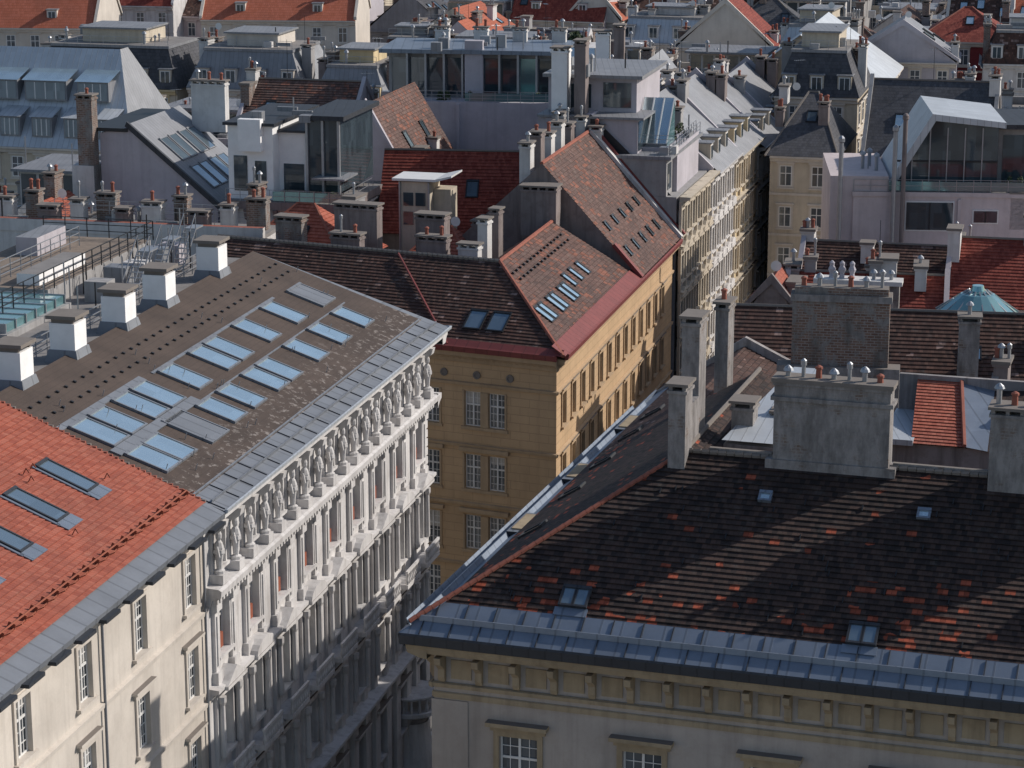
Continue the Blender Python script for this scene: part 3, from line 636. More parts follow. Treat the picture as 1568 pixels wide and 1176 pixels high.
rf.box(FW,-.2,L+.3,-27,-12.2,28.6,29.2,CONC); rf.box(FW,-.2,L+.6,-27,-12.1,0,28.6,S_GY)
gut=b['gutter']
gut.sweep(FW,[(1.22,24.86),(1.42,24.9),(1.46,25.08),(1.36,25.1),(1.3,24.99)],-.2,L+1.4,M_LT)
gut.sweep(FWE,[(1.22,24.86),(1.42,24.9),(1.46,25.08),(1.36,25.1),(1.3,24.99)],-1.3,26,M_LT)
SFW=slopeF(WR(0,0,25),WR(L,0,25),WR(0,13.4,zr(13.4))); k=1/math.cos(math.atan(ta))
gut.box(SFW,0,L+.8,.85,.89,0,.22,M_GU); gut.box(SFW,0,L+.8,1.75*k,1.83*k,0,.10,M_GU)
for i in range(20): gut.box(SFW,i*2.1,i*2.1+.04,.1,1.8,.0,.05,M_DK)
sk=b['skylights']
for s in (1.4,3.6,11.4,14.6,18.6,21.0,26.0,30.6,35.4): skylight(sk,SFW,s,4.0,1.9,2.2,None,M_GU)
for s in (1.8,4.2,7.4,9.9,14.0,18.6,21.0,25.9,31.0): skylight(sk,SFW,s,7.2,1.9,2.4,None,M_GU)
skylight(sk,SFW,7.4,3.8,2.4,2.8,M_GU,M_GU); skylight(sk,SFW,36.1,7.2,2.4,2.4,M_GU,M_GU)
sk.box(SFW,1.0,12.4,6.4,7.05,0,.1,M_GU); sk.box(SFW,1,12.2,9.8,10.2,0,.07,M_GU); sk.box(SFW,1,38.6,6.4,6.5,0,.05,M_GU); sk.box(SFW,13.5,34,9.8,10.0,0,.05,M_GU)
hk=b['snow_hooks']
for rr in(11.0,12.1):
    for i in range(36): hk.box(SFW,.5+i*1.13+(rr>12)*.5,.64+i*1.13+(rr>12)*.5,rr,rr+.18,0,.1,DARK)
for i in range(45):
    q=SFW.p(R.uniform(0,L),R.uniform(2,12.5),0); hk.tube(q,q+V((.1,0,.35)),.03,STEEL,4)
c=b['chimneys']
for s in(5,12,19.2,25.5,34.5,):
    c.frus(FW,s-1.1,s+1.1,-13.4,-11.3,29.0,29.9,.22,M_GU); c.box(FW,s-.8,s+.8,-13.1,-11.6,29.7,31.4,WHB)
    for sg in(-.72,.6): c.box(FW,s+sg,s+sg+.14,-13.0,-11.7,31.4,31.65,CAP)
    c.box(FW,s-.95,s+.95,-13.25,-11.45,31.65,31.85,CAP)
tr=b['terrace']; rl=b['railings']
railing(rl,[FW.p(4,-14.1,29.2),FW.p(L-1,-14.1,29.2)],1.2,STEEL,1.5,3,.045)
railing(rl,[FW.p(14,-18.6,30.4),FW.p(L-1,-18.6,30.4),FW.p(L-1,-26.5,30.4)],1.3,DARK,1.4,3,.045)
railing(rl,[FW.p(22,-22.6,30.4),FW.p(L-4,-22.6,30.4)],1.3,STEEL,1.4,3,.04)
tr.box(FW,24,L-.5,-27,-19,29.2,30.3,S_GY,WOOD)
tr.box(FW,25,32,-21.5,-20,30.3,31.0,WHB,CONC); tr.box(FW,33.5,L-3,-25.5,-24,30.3,31.5,S_LAV,M_GR)
tr.box(FW,15,24,-24,-17.5,29.2,29.6,S_GY); tr.box(FW,15.3,23.7,-23.7,-17.8,29.6,30.1,G_TE)
for k in range(7): tr.box(FW,15.3+k*1.38,15.4+k*1.38,-23.8,-17.7,29.6,30.16,STEEL)
for k in range(18):
    q=FW.p(R.uniform(20,L),-R.uniform(14.5,18.5),29.2); tr.tube(q,q+V((0,0,1.2+R.random()*2.2)),.05,R.choice([DARK,STEEL]))
for k in range(5):
    a=26+k*3; tr.box(FW,a,a+1.3,-17.5,-16,29.2,30.5+.3*(k%2),[S_GY,M_GR,S_CHW,STEEL,S_LAV][k])
for k in range(3):
    a=28+4*k
    for o in(-15,-15.8):
        q0=FW.p(a,o,29.2);q1=FW.p(a+2.6,o,31.6); tr.tube(q0,q1,.05,STEEL,4); tr.tube(q0+V((0,0,1)),q1+V((0,0,1)),.04,STEEL,4)
        tr.tube(q1,FW.p(a+2.6,o,29.2),.05,STEEL,4); tr.tube(q1,q1+V((0,0,1)),.04,STEEL,4)
    for j in range(8): tr.box(FW,a+j*.32,a+j*.32+.28,-15.8,-15,29.3+j*.29,29.34+j*.29,STEEL)
    tr.box(FW,a+2.6,a+4,-15.8,-15,31.5,31.6,STEEL)
b.done()
# ================================================================== 3 CREAM APARTMENT HOUSE (orange tiles)
b=B('cream_apartment_house'); L=46
wins=[(-2-6.5*i,z,1.45,2.75) for i in range(7) for z in(20.3,15.4,10.5,5.6,.6)]
wall(b,FW,-L,-.02,GZ,24.5,wins,S_CR,-.05)
for (s,z,w,h) in wins:
    window(b,FW,s,z,w,h,-.05,S_CR,.22); surround(b['trim'],FW,s,z,w,h,S_CR,-.05,.2,.1,.0 if z>20 else .35,.3)
t=b['trim']
for z in(19.35,14.4,9.5): t.sweep(FW,[(-.05,z),(.12,z+.03),(.15,z+.25),(-.05,z+.3)],-L,-.03,S_CR)
t.sweep(FW,[(-.05,23.8),(.15,23.9),(.25,24.2),(.8,24.35),(.9,24.6),(-.05,24.7)],-L,-.03,S_CR)
t.sweep(FW,[(.9,24.6),(1.25,24.65),(1.32,24.95),(1.2,25.0),(1.1,24.8),(.9,24.9)],-L,-.25,M_GU)
for s in(-.35,-13.2,-26): t.tube(FW.p(s,.12,GZ+.2),FW.p(s,.12,23.4),.07,M_GU,7); t.tube(FW.p(s,.12,23.4),FW.p(s,1.1,24.6),.07,M_GU,7)
for i in range(17): t.box(FW,-2.5-i*2.7,-.9-i*2.7,1.2,1.6,24.55,24.72,M_DK)
OR=lambda s,rr,z:FW.p(s,1.3-rr,z); to=math.tan(math.radians(22.5)); zo=lambda q:25+q*to
rf=b['roof']
rf.poly([OR(-L,0,24.95),OR(-.2,0,24.95),OR(-.2,1.2,zo(1.2)-.05),OR(-L,1.2,zo(1.2)-.05)],M_GU)
rf.tiled([OR(-L,1.0,zo(1.0)),OR(-.25,1.0,zo(1.0)),OR(-.25,15,zo(15)),OR(-L,15,zo(15))],T_OR)
rf.box(FW,-L,-.25,-27,-13.7,0,30.9,S_GY)
for q in range(50): rf.box(F3(OR(-.25,1.0+q*.29,zo(1.0+q*.29)),FW.ex,FW.ey,FW.ez),-.04,.09,-.29,-.02,-.6,.13,TERRA if q%7 else CAP)
SFO=slopeF(OR(-L,0,25),OR(-.25,0,25),OR(-L,15,zo(15)))
sk=b['skylights']
for s,v in((40.6,5.6),(36.2,5.2),(31.8,5.0),(27.4,5.0),(22,5.0),(16,5)):
    skylight(sk,SFO,s,v,1.15,2.7,G_MD,M_DK,.16); sk.box(SFO,s-.3,s-.13,v-.3,v+2.9,.04,.09,M_BL); sk.box(SFO,s-.25,s+1.4,v-.8,v-.12,.05,.09,M_BL)
sg=b['snow_guards']
for i in range(40): s=45.3-i*1.12; sg.box(SFO,s,s+.07,2.0,2.35,.05,.3,REDP); sg.tube(SFO.p(s+.03,2.1,.05),SFO.p(s+.03,1.75,.45),.03,REDP,4)
sg.tube(SFO.p(0,2.15,.28),SFO.p(45.4,2.15,.28),.045,REDP,6); sg.tube(SFO.p(0,2.0,.12),SFO.p(45.4,2.0,.12),.035,REDP,5)
for i in range(14):
    q=SFO.p(R.uniform(20,45),R.uniform(4,14),0.05); sg.tube(q,q+V((.15,0,.3)),.035,REDP,4); sg.tube(q+V((.15,0,.3)),q+V((.3,-.1,.1)),.035,REDP,4)
b.done()
# ================================================================== 4 OCHRE CORNER HOUSE
b=B('ochre_corner_house')
FO=FR(3.15,169.73,-24); FOS=FR(3.15,169.73,75.7); W=32; LS=44
wf=[]
for i in range(6):
    c=-5.6-5.2*i
    for z in(14.9,10.2,5.6,1.4,-3.2): wf+=[(c-.95,z,1.25,2.6),(c+.95,z,1.25,2.6)]
wall(b,FO,-W,0,GZ,20.2,wf,S_OC)
t=b['trim']
for s,z,w,h in wf: window(b,FO,s,z,w,h,0,S_OC,.25,bars=1)
for i in range(6):
    c=-5.6-5.2*i
    for z in(14.9,10.2,5.6):
        t.box(FO,c-1.85,c+1.85,0,.12,z-.25,z-.02,S_OCT); t.box(FO,c-.3,c+.3,0,.1,z,z+2.6,S_OCT)
        for q in(-1.75,1.6): t.box(FO,c+q,c+q+.15,0,.08,z,z+2.65,S_OCT)
        if z<12: t.box(FO,c-1.95,c+1.95,0,.3,z+2.85,z+3.15,S_OCT)
for i in range(12): t.lathe(F3(FO.p(-2.6*i-3.6,0.03,18.75),FO.ex,FO.ez,FO.ey),0,0,[(.3,0),(.3,.07),(.18,.08),(.15,.03)],CAP,12)
ws=[(2.2+3.1*i,z,1.2,2.4) for i in range(13) for z in(15.2,10.6,6.0,1.6,-2.8)]
wall(b,FOS,0,LS,GZ,20.2,ws,S_OC)
for s,z,w,h in ws: window(b,FOS,s,z,w,h,0,S_OC,.25,bars=0); surround(t,FOS,s,z,w,h,S_OCT,0,.15,.1,.3,.28)
for F,a0,a1 in((FO,-W,.1),(FOS,-.1,LS)):
    for z in(17.9,13.3,8.9,4.3): t.sweep(F,[(0,z),(.14,z+.03),(.2,z+.25),(0,z+.3)],a0,a1,S_OCT)
    t.sweep(F,[(0,19.6),(.15,19.65),(.25,19.9),(.6,20.2),(.62,20.5),(0,20.6)],a0,a1,S_OCT)
    t.sweep(F,[(.6,20.5),(.85,20.55),(.95,20.95),(.8,21.02),(.6,20.8)],a0,a1+(.2 if F is FO else 0),M_RD)
    n=int((a1-a0)/.45)
    for i in range(n): t.box(F,a0+i*.45,a0+i*.45+.2,.1,.4,19.98,20.2,S_OCT)
C=V((3.6,168.8,20.95)); A=V((-.9,179.0,25.7)); E=V((-23.8,181.0,20.95)); AL=V((-22.8,188.8,25.7)); S1=V((10.4,195.6,20.95)); RE=V((3.2,195.0,25.7))
rf=b['roof']
rf.tiled([E,C,A,AL],T_BR); rf.tiled([C,S1,RE,A],T_PK)
S2=V((14.8,213.0,20.95)); R1=V((2.4,197.3,30)); R2=V((6.8,215.1,30))
rf.tiled([S1,S2,R2,R1],T_PK)
rf.poly([S1,R1,V((-7,200,21))],S_CH); rf.poly([R1,R2,V((-3,217.5,21)),V((-7,200,21))],T_BR); rf.poly([R2,S2,V((-3,217.5,21))],S_LAV)
BK=V((-5,187,21)); rf.poly([A,AL,AL+V((3,7,-4.7)),BK],T_BR); rf.poly([A,RE,V((-4,196,21)),BK],T_BR)
FRD=slopeF(C,S1,A)
rf.box(FRD,.0,27.6,-.1,1.1,.06,.12,M_RD); FF=slopeF(E,C,A); rf.box(FF,0,29.9,-.1,.55,.06,.1,M_RD)
F2=slopeF(S1,S2,R1); rf.box(F2,-.4,.2,0,3.5,.0,.3,M_RD); rf.box(F2,17.2,17.9,0,12.2,0,.3,S_CHW); rf.box(F2,17.9,18.3,0,12.2,0,.5,M_RD)
rc=b['ridge_tiles']
ridge(rc,C,A,TERRA,.15); ridge(rc,A,AL,CAP,.16); ridge(rc,A,RE,TERRA,.15); ridge(rc,R1,R2,TERRA,.16)
rc.tube(FF.p(21,0,.1),V((-8.5,182,25.7)),.09,M_RD)
sk=b['skylights']
skylight(sk,FF,21.6,1.8,1.2,1.7,G_MD); skylight(sk,FF,23.4,1.8,1.2,1.7,G_MD)
for s in(3,6.6,10.2):
    for q in(0,1.2): skylight(sk,FRD,s+q+1.5,2.4,.8,1.5)
for s in(15,17.2,19.6): skylight(sk,FRD,s,3.2,.7,1.2)
for s in(1.5,4.5,7.5,10.5,13.5): skylight(sk,F2,s+.5,4.6,.5,.7,G_DK)
for s in(2,5,8,11,14): skylight(sk,F2,s,1.9,.5,.8,G_DK)
hk=b['snow_hooks']
for rr in(6.2,6.9):
    for i in range(15): hk.box(FRD,8+i*1.1,8.2+i*1.1,rr,rr+.2,.04,.2,DARK)
c=b['chimneys']
def ch(x,y,z,w,d,h,m,pots=1,v=True,F0=20): chimney(c,FR(x,y,-F0),0,0,z,w,d,h,m,None,pots,v)
ch(-17.2,190,23,2.2,1.1,4.1,BRK,0); ch(-12.0,190.5,22,3.6,1.1,6.0,S_CH,0); ch(-12.6,186.6,23.5,2.4,1.0,2.9,S_CH,2); ch(-6.2,190.5,22,2.4,1.2,5.2,S_CH,0); ch(-6,186,23.8,2.4,.9,2.5,S_CH,2)
ch(-3.2,185,23.6,1.6,.9,2.3,S_CHW,0); ch(-2.1,187.5,23,.8,1.0,4.4,S_CHW,0); ch(-1.2,189.5,23,.7,1.0,4.8,S_CH,0)
ch(2.3,196,24.5,2.9,1.6,4.0,S_CH,0,True,14)
for i in range(5): ch(1.2+.9*i,199+3.4*i,26.5,.9,1.4,5.0-.1*i+(i%2)*.5,[S_CHW,S_CH,S_CHW][i%3],1,True,14)
b.done()
# ================================================================== 5 STREET ROW, left side (facades towards the street)
def srow(name,k0,k1,ez,rz,wm,tm,rm,style='gable',**kw):
    """k = distance along the street line from (14.8,213)"""
    F=FR(14.6,213,75.3); b=B(name); p0=F.p(k0,0,0)
    n=max(2,round((k1-k0)/2.7)); st_=(k1-k0)/n; fl=4.1; G=F3(p0,F.ex,F.ey,F.ez); LL=k1-k0
    wins=[]
    z=ez-1.2-2.3
    while z>GZ+1: wins+=[((i+.5)*st_,z,1.15,2.2) for i in range(n)]; z-=fl
    wall(b,G,0,LL,GZ,ez,wins,wm)
    for s,z,w,h in wins:
        window(b,G,s,z,w,h,0,wm,.25,bars=0); surround(b['trim'],G,s,z,w,h,tm,0,.2,.14,.4,.45,kw.get('ped'))
        b['trim'].box(G,s-st_/2-.15,s-st_/2+.15,0,.25,z-.8,z+h+.9,tm)
    for z in [ez-1.2-2.3-1.2-fl*i for i in range(5)]: b['trim'].sweep(G,[(0,z),(.3,z+.05),(.45,z+.3),(0,z+.35)],0,LL,tm)
    b['trim'].sweep(G,[(0,ez-.9),(.3,ez-.8),(.35,ez-.4),(.9,ez-.25),(1.0,ez),(0,ez+.02)],0,LL,tm)
    D=13; w=b['walls']; w.box(G,0,LL,-D,-.27,0,ez-.02,wm)
    r=b['roof']; m=-D/2
    q=lambda s,o,z:G.p(s,o,z)
    if style=='gable':
        pts=[q(0,.9,ez),q(LL,.9,ez),q(LL,m,rz),q(0,m,rz)]
        (r.tiled(pts,rm,.33,.05) if rm in(T_PK,T_BR,T_RD) else r.poly(pts,rm)); r.poly([q(0,-D,ez),q(LL,-D,ez),q(LL,m,rz),q(0,m,rz)],rm)
        for s in(0,LL): w.prism(F3(G.p(s,0,0),G.ey,G.ex,G.ez),[(0,ez-.5),(.3,ez+.5),(m,rz+.6),(-D,ez+.5),(-D,ez-.5)],-.2,.2,S_LAV)
        for i in range(int(LL/4)): dormer(b,G,2+i*4,-.3,ez+.5,1.4,2.0,3.0,wm,M_GR)
    else:
        w.box(G,0,LL,-D,-1.2,ez,ez+3.2,wm); r.box(G,-.1,LL+.1,-D,-.8,ez+3.2,ez+3.5,M_GR)
        for i in range(n): b['windows'].box(G,(i+.5)*st_-.8,(i+.5)*st_+.8,-1.2,-1.15,ez+.5,ez+2.8,G_DK)
        w.box(G,1,LL-1,-D,-4,ez+3.5,rz,S_LAV); r.box(G,.6,LL-.6,-D,-3.4,rz,rz+.2,M_GR); railing(b['railing'],[q(.2,-1,ez+3.5),q(LL-.2,-1,ez+3.5)],1,STEEL,1.5,3,.035)
        b['glazing'].box(G,1.1,LL-1.1,-4,-3.95,ez+3.7,rz-.2,G_DK)
        roofbits(b,G,LL,3.4,ez+3.5,6)
        if kw.get('green'):
            for i in range(2): bush(b,*G.p(8+i*4,-2.4,ez+3.5),.6,1.2,140)
    c=b['chimneys']
    for i in range(5):
        p=G.p(R.choice([.3,LL-.3]),R.uniform(-D+1,-3),0); chimney(c,FR(p.x,p.y,-14),0,0,ez+2,R.uniform(.8,1.1),R.uniform(1,2),R.uniform(3.5,5.5),R.choice([S_CHW,S_CH,S_GY]),None,1)
    b.done()
srow('grey_ornate_street_house',0,15,24.5,31,S_GY,S_BE,M_GR,'pent',ped='tri',green=1)
srow('cream_ornate_street_house',15.2,28,24.2,30.5,S_BE,S_WH,M_GR,'gable',ped='seg')
srow('yellow_street_house',28.2,42,23.8,30,S_YE,S_BE,M_GR,'gable')
srow('beige_street_house',42.2,56,22.5,28.5,S_BE,S_WH,M_GR,'gable')
srow('salmon_street_house',56.2,74,21.5,27.5,S_SA,S_WH,M_GR,'gable')
b=B('lavender_firewall_house'); F=FR(3.0,216.8,-14)
b['walls'].prism(F,[(0,10),(0,30.9),(4.0,31.3),(11.6,23.8),(11.8,10)],-3,0,S_LAV); b['trim'].prism(F,[(4.0,30.3),(4.0,31.4),(11.9,23.9),(11.9,22.8)],0,.12,DARK)
b['walls'].box(F,-.5,7.5,-14,-3,10,34.2,S_LAV); b['roof'].box(F,-.9,8.1,-14.5,-2.4,34.2,34.5,M_GR)
b['windows'].box(F,1,3.4,-3,-2.94,31.5,33.6,G_DK); b['windows'].box(F,4.5,7,-3,-2.94,31.6,33.8,G_DK)
roofbits(b,F,7,9,34.5,7)
b['walls'].box(F,7.5,11.4,-13,-2,22,28.3,S_LAV); railing(b['terrace'],[F.p(8.2,-2.1,28.3),F.p(11.3,-2.1,28.3),F.p(11.3,-12,28.3)],1.1,STEEL,1.2,3,.035)
b['glazing'].poly([F.p(7.6,-2.3,28.6),F.p(10.4,-2.3,28.6),F.p(10.4,-6,32.2),F.p(7.6,-6,32.2)],G_SK)
sl=slopeF(F.p(7.6,-2.3,28.6),F.p(10.4,-2.3,28.6),F.p(7.6,-6,32.2))
for k in range(4): b['glazing'].box(sl,k*.9,k*.9+.1,0,5.1,.02,.1,WHITE)
b['glazing'].poly([F.p(10.4,-2.3,28.4),F.p(10.4,-6,28.4),F.p(10.4,-6,32.2),F.p(10.4,-2.3,28.6)],G_TE)
chimney(b['chimneys'],F,1.0,-1.5,30.5,1.4,1.6,6.5,WHB,None,0); chimney(b['chimneys'],F,2.9,-1.2,30.5,1.0,1.4,7.2,S_CH,None,0)
b.done()
# ================================================================== 6 MIDDLE CLUSTER
house('red_tiled_wing',-11.8,212.5,-6,16.5,10,21.5,28,'gable',S_CH,T_RD,win=(0,0,0),nch=0,sky=1,ant=0,fire=False)
b=B('lift_house'); F=FR(-9.4,203,-14)
b['walls'].box(F,0,2.7,-3,0,0,27.6,S_BE); b['walls'].box(F,2.7,4.2,-3,-1,0,26.9,S_BE); b['roof'].prism(F,[(-.5,27.7),(3.2,27.7),(4.6,28.1),(4.6,28.25),(3.2,27.9),(-.5,27.9)],-3.2,.3,WHITE)
for z in(24,25.6):
    for a in(.4,1.45): b['windows'].box(F,a,a+.85,0,.05,z,z+1.1,G_DK)
for a in(0.05,2.55): b['windows'].box(F,a,a+.12,0,.2,20,27.6,STEEL)
b.done()
house('small_orange_roofed_annex',-22.5,196,-20,9.5,8,22.6,26.6,'hip',S_CH,T_OR,win=(0,0,0),nch=2,sky=1,ant=0,chm=S_CH)
house('orange_courtyard_roof',-10.5,197,-20,8,8,20.5,24.5,'hip',S_CH,T_OR,win=(0,0,0),nch=1,sky=1,ant=0,chm=S_CH)
house('brown_tiled_house',-17.0,226,-14,7.5,16,24,31,'gablex',S_LAV,T_PK,win=(0,0,0),nch=3,sky=2,ant=1)
b=B('white_gable_house_with_skylights'); F=FR(-35.6,212.5,-14)
b['walls'].prism(F,[(0,14),(0,30.2),(2.6,30.8),(10.6,24.2),(10.9,14)],-12,0,S_LAV)
SF=slopeF(F.p(10.9,.1,24.1),F.p(10.9,-12,24.1),F.p(2.6,.1,30.95)); b['roof'].box(SF,0,12.1,0,10.8,0,.15,M_GR)
SF=F3(SF.p(0,0,.15),SF.ex,SF.ey,SF.ez)
for u_ in(2.2,4.2,6.6,8.6):
    for v_ in(2.0,5.6): skylight(b['skylights'],SF,u_,v_,1.5,2.6,G_MD,M_GR)
b['trim'].prism(F,[(2.4,30.9),(2.6,31.3),(11.2,24.2),(11.0,23.8)],-.1,.2,M_DK); b['windows'].box(F,9.0,9.9,0,.05,21.5,23,G_DK)
b['roof'].box(F,-1,2.6,-12,.2,30.4,30.7,DARK)
b['walls'].box(F,-2.2,-.2,-1,1.2,14,27.5,S_CHW); chimney(b['chimneys'],F,-.9,.5,25,1.4,1.2,8.6,BRK,None,1); chimney(b['chimneys'],F,6,-11,29,3.2,1,4.6,S_CHW,None,3)
b.done()
b=B('white_terrace_penthouse'); F=FR(-24.2,207.5,-14)
w=b['walls']; w.box(F,0,9.8,-12,0,0,24.6,S_CHW); w.box(F,0,10.6,-12,.4,24.6,25.3,S_CH,CONC)
for i in range(8): w.prism(F3(F.p(.5+i*1.3,0,0),F.ey,F.ex,F.ez),[(0,23.6),(.3,23.8),(.6,24.6),(0,24.6)],-.15,.15,S_CH) if False else b['trim'].prism(F3(F.p(.5+i*1.3,0,0),F.ey,F.ex,F.ez),[(0,23.6),(.3,23.8),(.6,24.6),(0,24.6)],-.15,.15,S_CH)
pw=b['penthouse']
pw.box(F,0,4.0,-12,-.6,25.3,31.6,WHB); pw.box(F,1.2,3.2,-.6,.2,29.5,32.2,WHB); pw.box(F,4.0,6.6,-12,-2.2,25.3,30.9,WHB); pw.box(F,6.6,9.6,-11,-1.8,26,32.1,G_DK)
b['roof'].box(F,-.3,4.3,-12.3,-.2,31.6,31.85,M_DK); b['roof'].box(F,6.2,10.1,-11.5,-1.2,32.1,32.5,M_DK); b['roof'].box(F,4,6.6,-12,-1.8,30.9,31.1,M_DK)
roofbits(b,F,9,9,31.9,5)
for a in(6.6,8.0,9.4): pw.box(F,a,a+.2,-1.8,-1.5,25.3,32.1,STEEL)
b['windows'].box(F,.5,1.7,-.6,-.55,26,29,G_DK); b['windows'].box(F,4.4,6.2,-2.2,-2.15,25.6,28.2,G_DK); b['windows'].box(F,2.4,3.4,-.6,-.55,26.2,28.6,G_DK)
railing(b['terrace'],[F.p(0,.3,25.3),F.p(10.5,.3,25.3),F.p(10.5,-8,25.3)],1.0,STEEL,1.3,2,.035); b['terrace'].box(F,4.2,10.4,.22,.26,25.4,26.2,G_TE)
b['terrace'].box(F,4.6,6.6,-1.4,-.5,25.3,26.1,WOOD); b['terrace'].box(F,7.5,10.4,-4,-.3,27.2,27.35,M_GR)
for k in range(4): bush(b,*F.p(5+k*1.4,-.9,25.4),.4,.7,60)
facade(b,F3(F.p(9.8,0,0),-F.ey,F.ex,F.ez),0,12,10,24.4,S_CHW,S_CHW)
b['trim'].box(F,-.3,.6,0,.5,0,25,S_CHW); b['windows'].box(F,.8,2.2,0,.05,20.6,22.8,G_DK)
b.done()
b=B('pale_terrace_complex'); F=FR(-9.6,243,-8)
w=b['walls']; w.box(F,-1,17,-12,0,0,28.8,S_LAV); w.box(F,-3.5,-.9,-10,-2,0,27.5,S_LAV); w.box(F,17,20,-10,-1,0,27.9,S_LAV)
w.box(F,-3.2,13.8,-12,-3.6,28.8,33.2,S_GY); b['roof'].box(F,-4,14.6,-12.5,-2.4,33.2,33.6,M_BL); w.box(F,4.6,6.4,-3.7,-2.6,28.8,34.5,S_LAV)
for i in range(9):
    if i not in(4,): b['glazing'].box(F,-2.9+i*1.85,-1.3+i*1.85,-3.6,-3.54,29.0,32.7,R.choice([G_DK,G_DK,G_TE])); w.box(F,-1.3+i*1.85,-1.1+i*1.85,-3.6,-2.6,28.8,33.2,STEEL)
railing(b['terrace'],[F.p(-.8,-.1,28.8),F.p(16.8,-.1,28.8)],1.05,STEEL,1.2,3,.035); b['terrace'].box(F,5,16.7,-.12,-.09,28.9,29.7,G_TE)
w.box(F,4.2,4.5,0,.3,10,28.6,S_LAV); w.box(F,13.2,13.6,0,.3,10,28.6,S_LAV)
b['windows'].box(F,-3,-1.8,-2,-1.95,24.5,26.0,G_DK); b['windows'].box(F,17.6,19,-1,-.95,24.4,26,G_DK)
for k in range(4): bush(b,*F.p(R.uniform(0,16),-1.2,28.8),.4,.9,90)
w.box(F,15,17,-12,-6,28.8,33.5,S_CHW); b['glazing'].poly([F.p(13.9,-3,31),F.p(17.5,-3,31),F.p(17.5,-6,33.6),F.p(13.9,-6,33.6)],G_SK)
roofbits(b,F,13,9,33.6,8)
chimney(b['chimneys'],F,18.4,-2,27,1.3,1.5,8.8,WHB,None,0); chimney(b['chimneys'],F,20.0,-2,27,1.0,1.3,9.4,S_CH,None,0)
for k in range(4): chimney(b['chimneys'],F,1+4*k,-11,31,1.4,1,4,S_CHW,None,2)
b.done()
b=B('grey_seam_roof_house'); F=FR(-57,252,-14)
w=b['walls']; w.box(F,0,19,-14,0,0,23.2,S_BE); facade(b,F,0,19,8,23.2,S_BE,S_CR,4,2.6); facade(b,F3(F.p(19,0,0),-F.ey,F.ex,F.ez),0,14,8,23.2,S_BE,S_CR,4,2.8)
b['roof'].poly([F.p(-.5,.5,23.2),F.p(19.5,.5,23.2),F.p(15.5,-7,32.5),F.p(-.5,-7,32.5)],M_LT); b['roof'].poly([F.p(19.5,.5,23.2),F.p(19.5,-14.5,23.2),F.p(15.5,-9,32.5),F.p(15.5,-7,32.5)],M_GR)
b['roof'].poly([F.p(-.5,-7,32.5),F.p(15.5,-7,32.5),F.p(15.5,-9,32.5),F.p(19.5,-14.5,23.2),F.p(-.5,-14.5,23.2)],M_GR)
for s,z,o,wd in((3.6,27.6,-2.6,4.6),(9,27.6,-2.6,4.6),(14.2,27.6,-2.6,3.4),(2.5,24.2,-.2,2.2),(6,24.2,-.2,2.2),(9.5,24.2,-.2,2.2),(13,24.2,-.2,2.2),(16.5,24.2,-.2,1.8)):
    b['dormers'].box(F,s-wd/2,s+wd/2,o-4,o,z,z+2.0,M_GR); b['dormers'].poly([F.p(s-wd/2-.2,o+.25,z+2.05),F.p(s+wd/2+.2,o+.25,z+2.05),F.p(s+wd/2+.2,o-3.4,z+3.1),F.p(s-wd/2-.2,o-3.4,z+3.1)],G_SK if z>26 else M_LT)
    b['windows'].box(F,s-wd/2+.15,s+wd/2-.15,o,o+.04,z+.15,z+1.85,G_MD)
    for a in(-wd/4,0,wd/4): b['windows'].box(F,s+a-.05,s+a+.05,o+.04,o+.08,z+.15,z+1.85,WHITE)
b.done()
b=B('pinkish_house_with_glazed_gable'); F=FR(29.6,212.0,-4)
w=b['walls']; w.box(F,0,26,-14,0,0,24.8,S_PKW); w.box(F,-.1,26,-14,.12,24.8,25.2,S_PKW,CONC)
for a0,a1,z0,z1 in((4.6,8.6,21.9,24.3),(10.4,12.4,22.6,23.6),(17,20,21.8,24)):
    b['windows'].box(F,a0-.12,a1+.12,0,.06,z0-.12,z1+.12,WHITE); b['windows'].box(F,a0,a1,.06,.1,z0,z1,G_DK); b['windows'].box(F,(a0+a1)/2-.05,(a0+a1)/2+.05,.1,.14,z0,z1,DARK)
w.prism(F,[(3.2,25.2),(6.8,31.2),(12.4,30.6),(12.4,25.2)],-12,-1.5,G_DK); b['roof'].prism(F,[(2.6,25.2),(6.6,31.9),(12.9,31.2),(12.9,30.7),(6.9,31.3),(3.3,25.2)],-12.5,-.6,M_LT)
b['glazing'].box(F,3.5,12.4,-1.5,-1.42,27.6,27.75,DARK)
for a in(5,6.5,8,9.5,11): b['glazing'].box(F,a,a+.1,-1.5,-1.4,25.2,28.5 if a<6 else 30.6,STEEL)
w.box(F,12.6,19,-12,-3,25.2,30.4,S_GY); b['roof'].box(F,12.4,19.4,-12.4,-2.2,30.4,30.8,M_DK); b['glazing'].box(F,13,18.6,-3,-2.95,25.6,29.8,G_DK)
railing(b['terrace'],[F.p(0,-.1,25.2),F.p(25,-.1,25.2)],1.05,STEEL,1.4,2,.035); b['terrace'].box(F,3,17,-.14,-.1,25.3,26.1,G_TE)
for k in range(4): bush(b,*F.p(13.5+k*.9,-1.2,25.2),.4,1.2,80)
w.box(F,-2,3.0,-13,-.2,0,26.5,S_PKW); w.box(F,9,9.3,0,.2,12,24.6,S_PKW)
roofbits(b,F,3,10,26.5,4)
for k,x in enumerate((-1.2,3.4,4.2)): b['flues'].lathe(F,x,.5,[(.2,0.5),(.2,11+k),(.28,11.1+k),(.28,11.4+k),(.1,11.6+k)],[STEEL,STEEL,S_CH][k],9,18.5)
chimney(b['chimneys'],F,15,-.6,22,3,1.2,3.2+0,S_CHW,None,3); chimney(b['chimneys'],F,22,-1,24,1.6,1.2,7,S_CHW,None,2)
b.done()
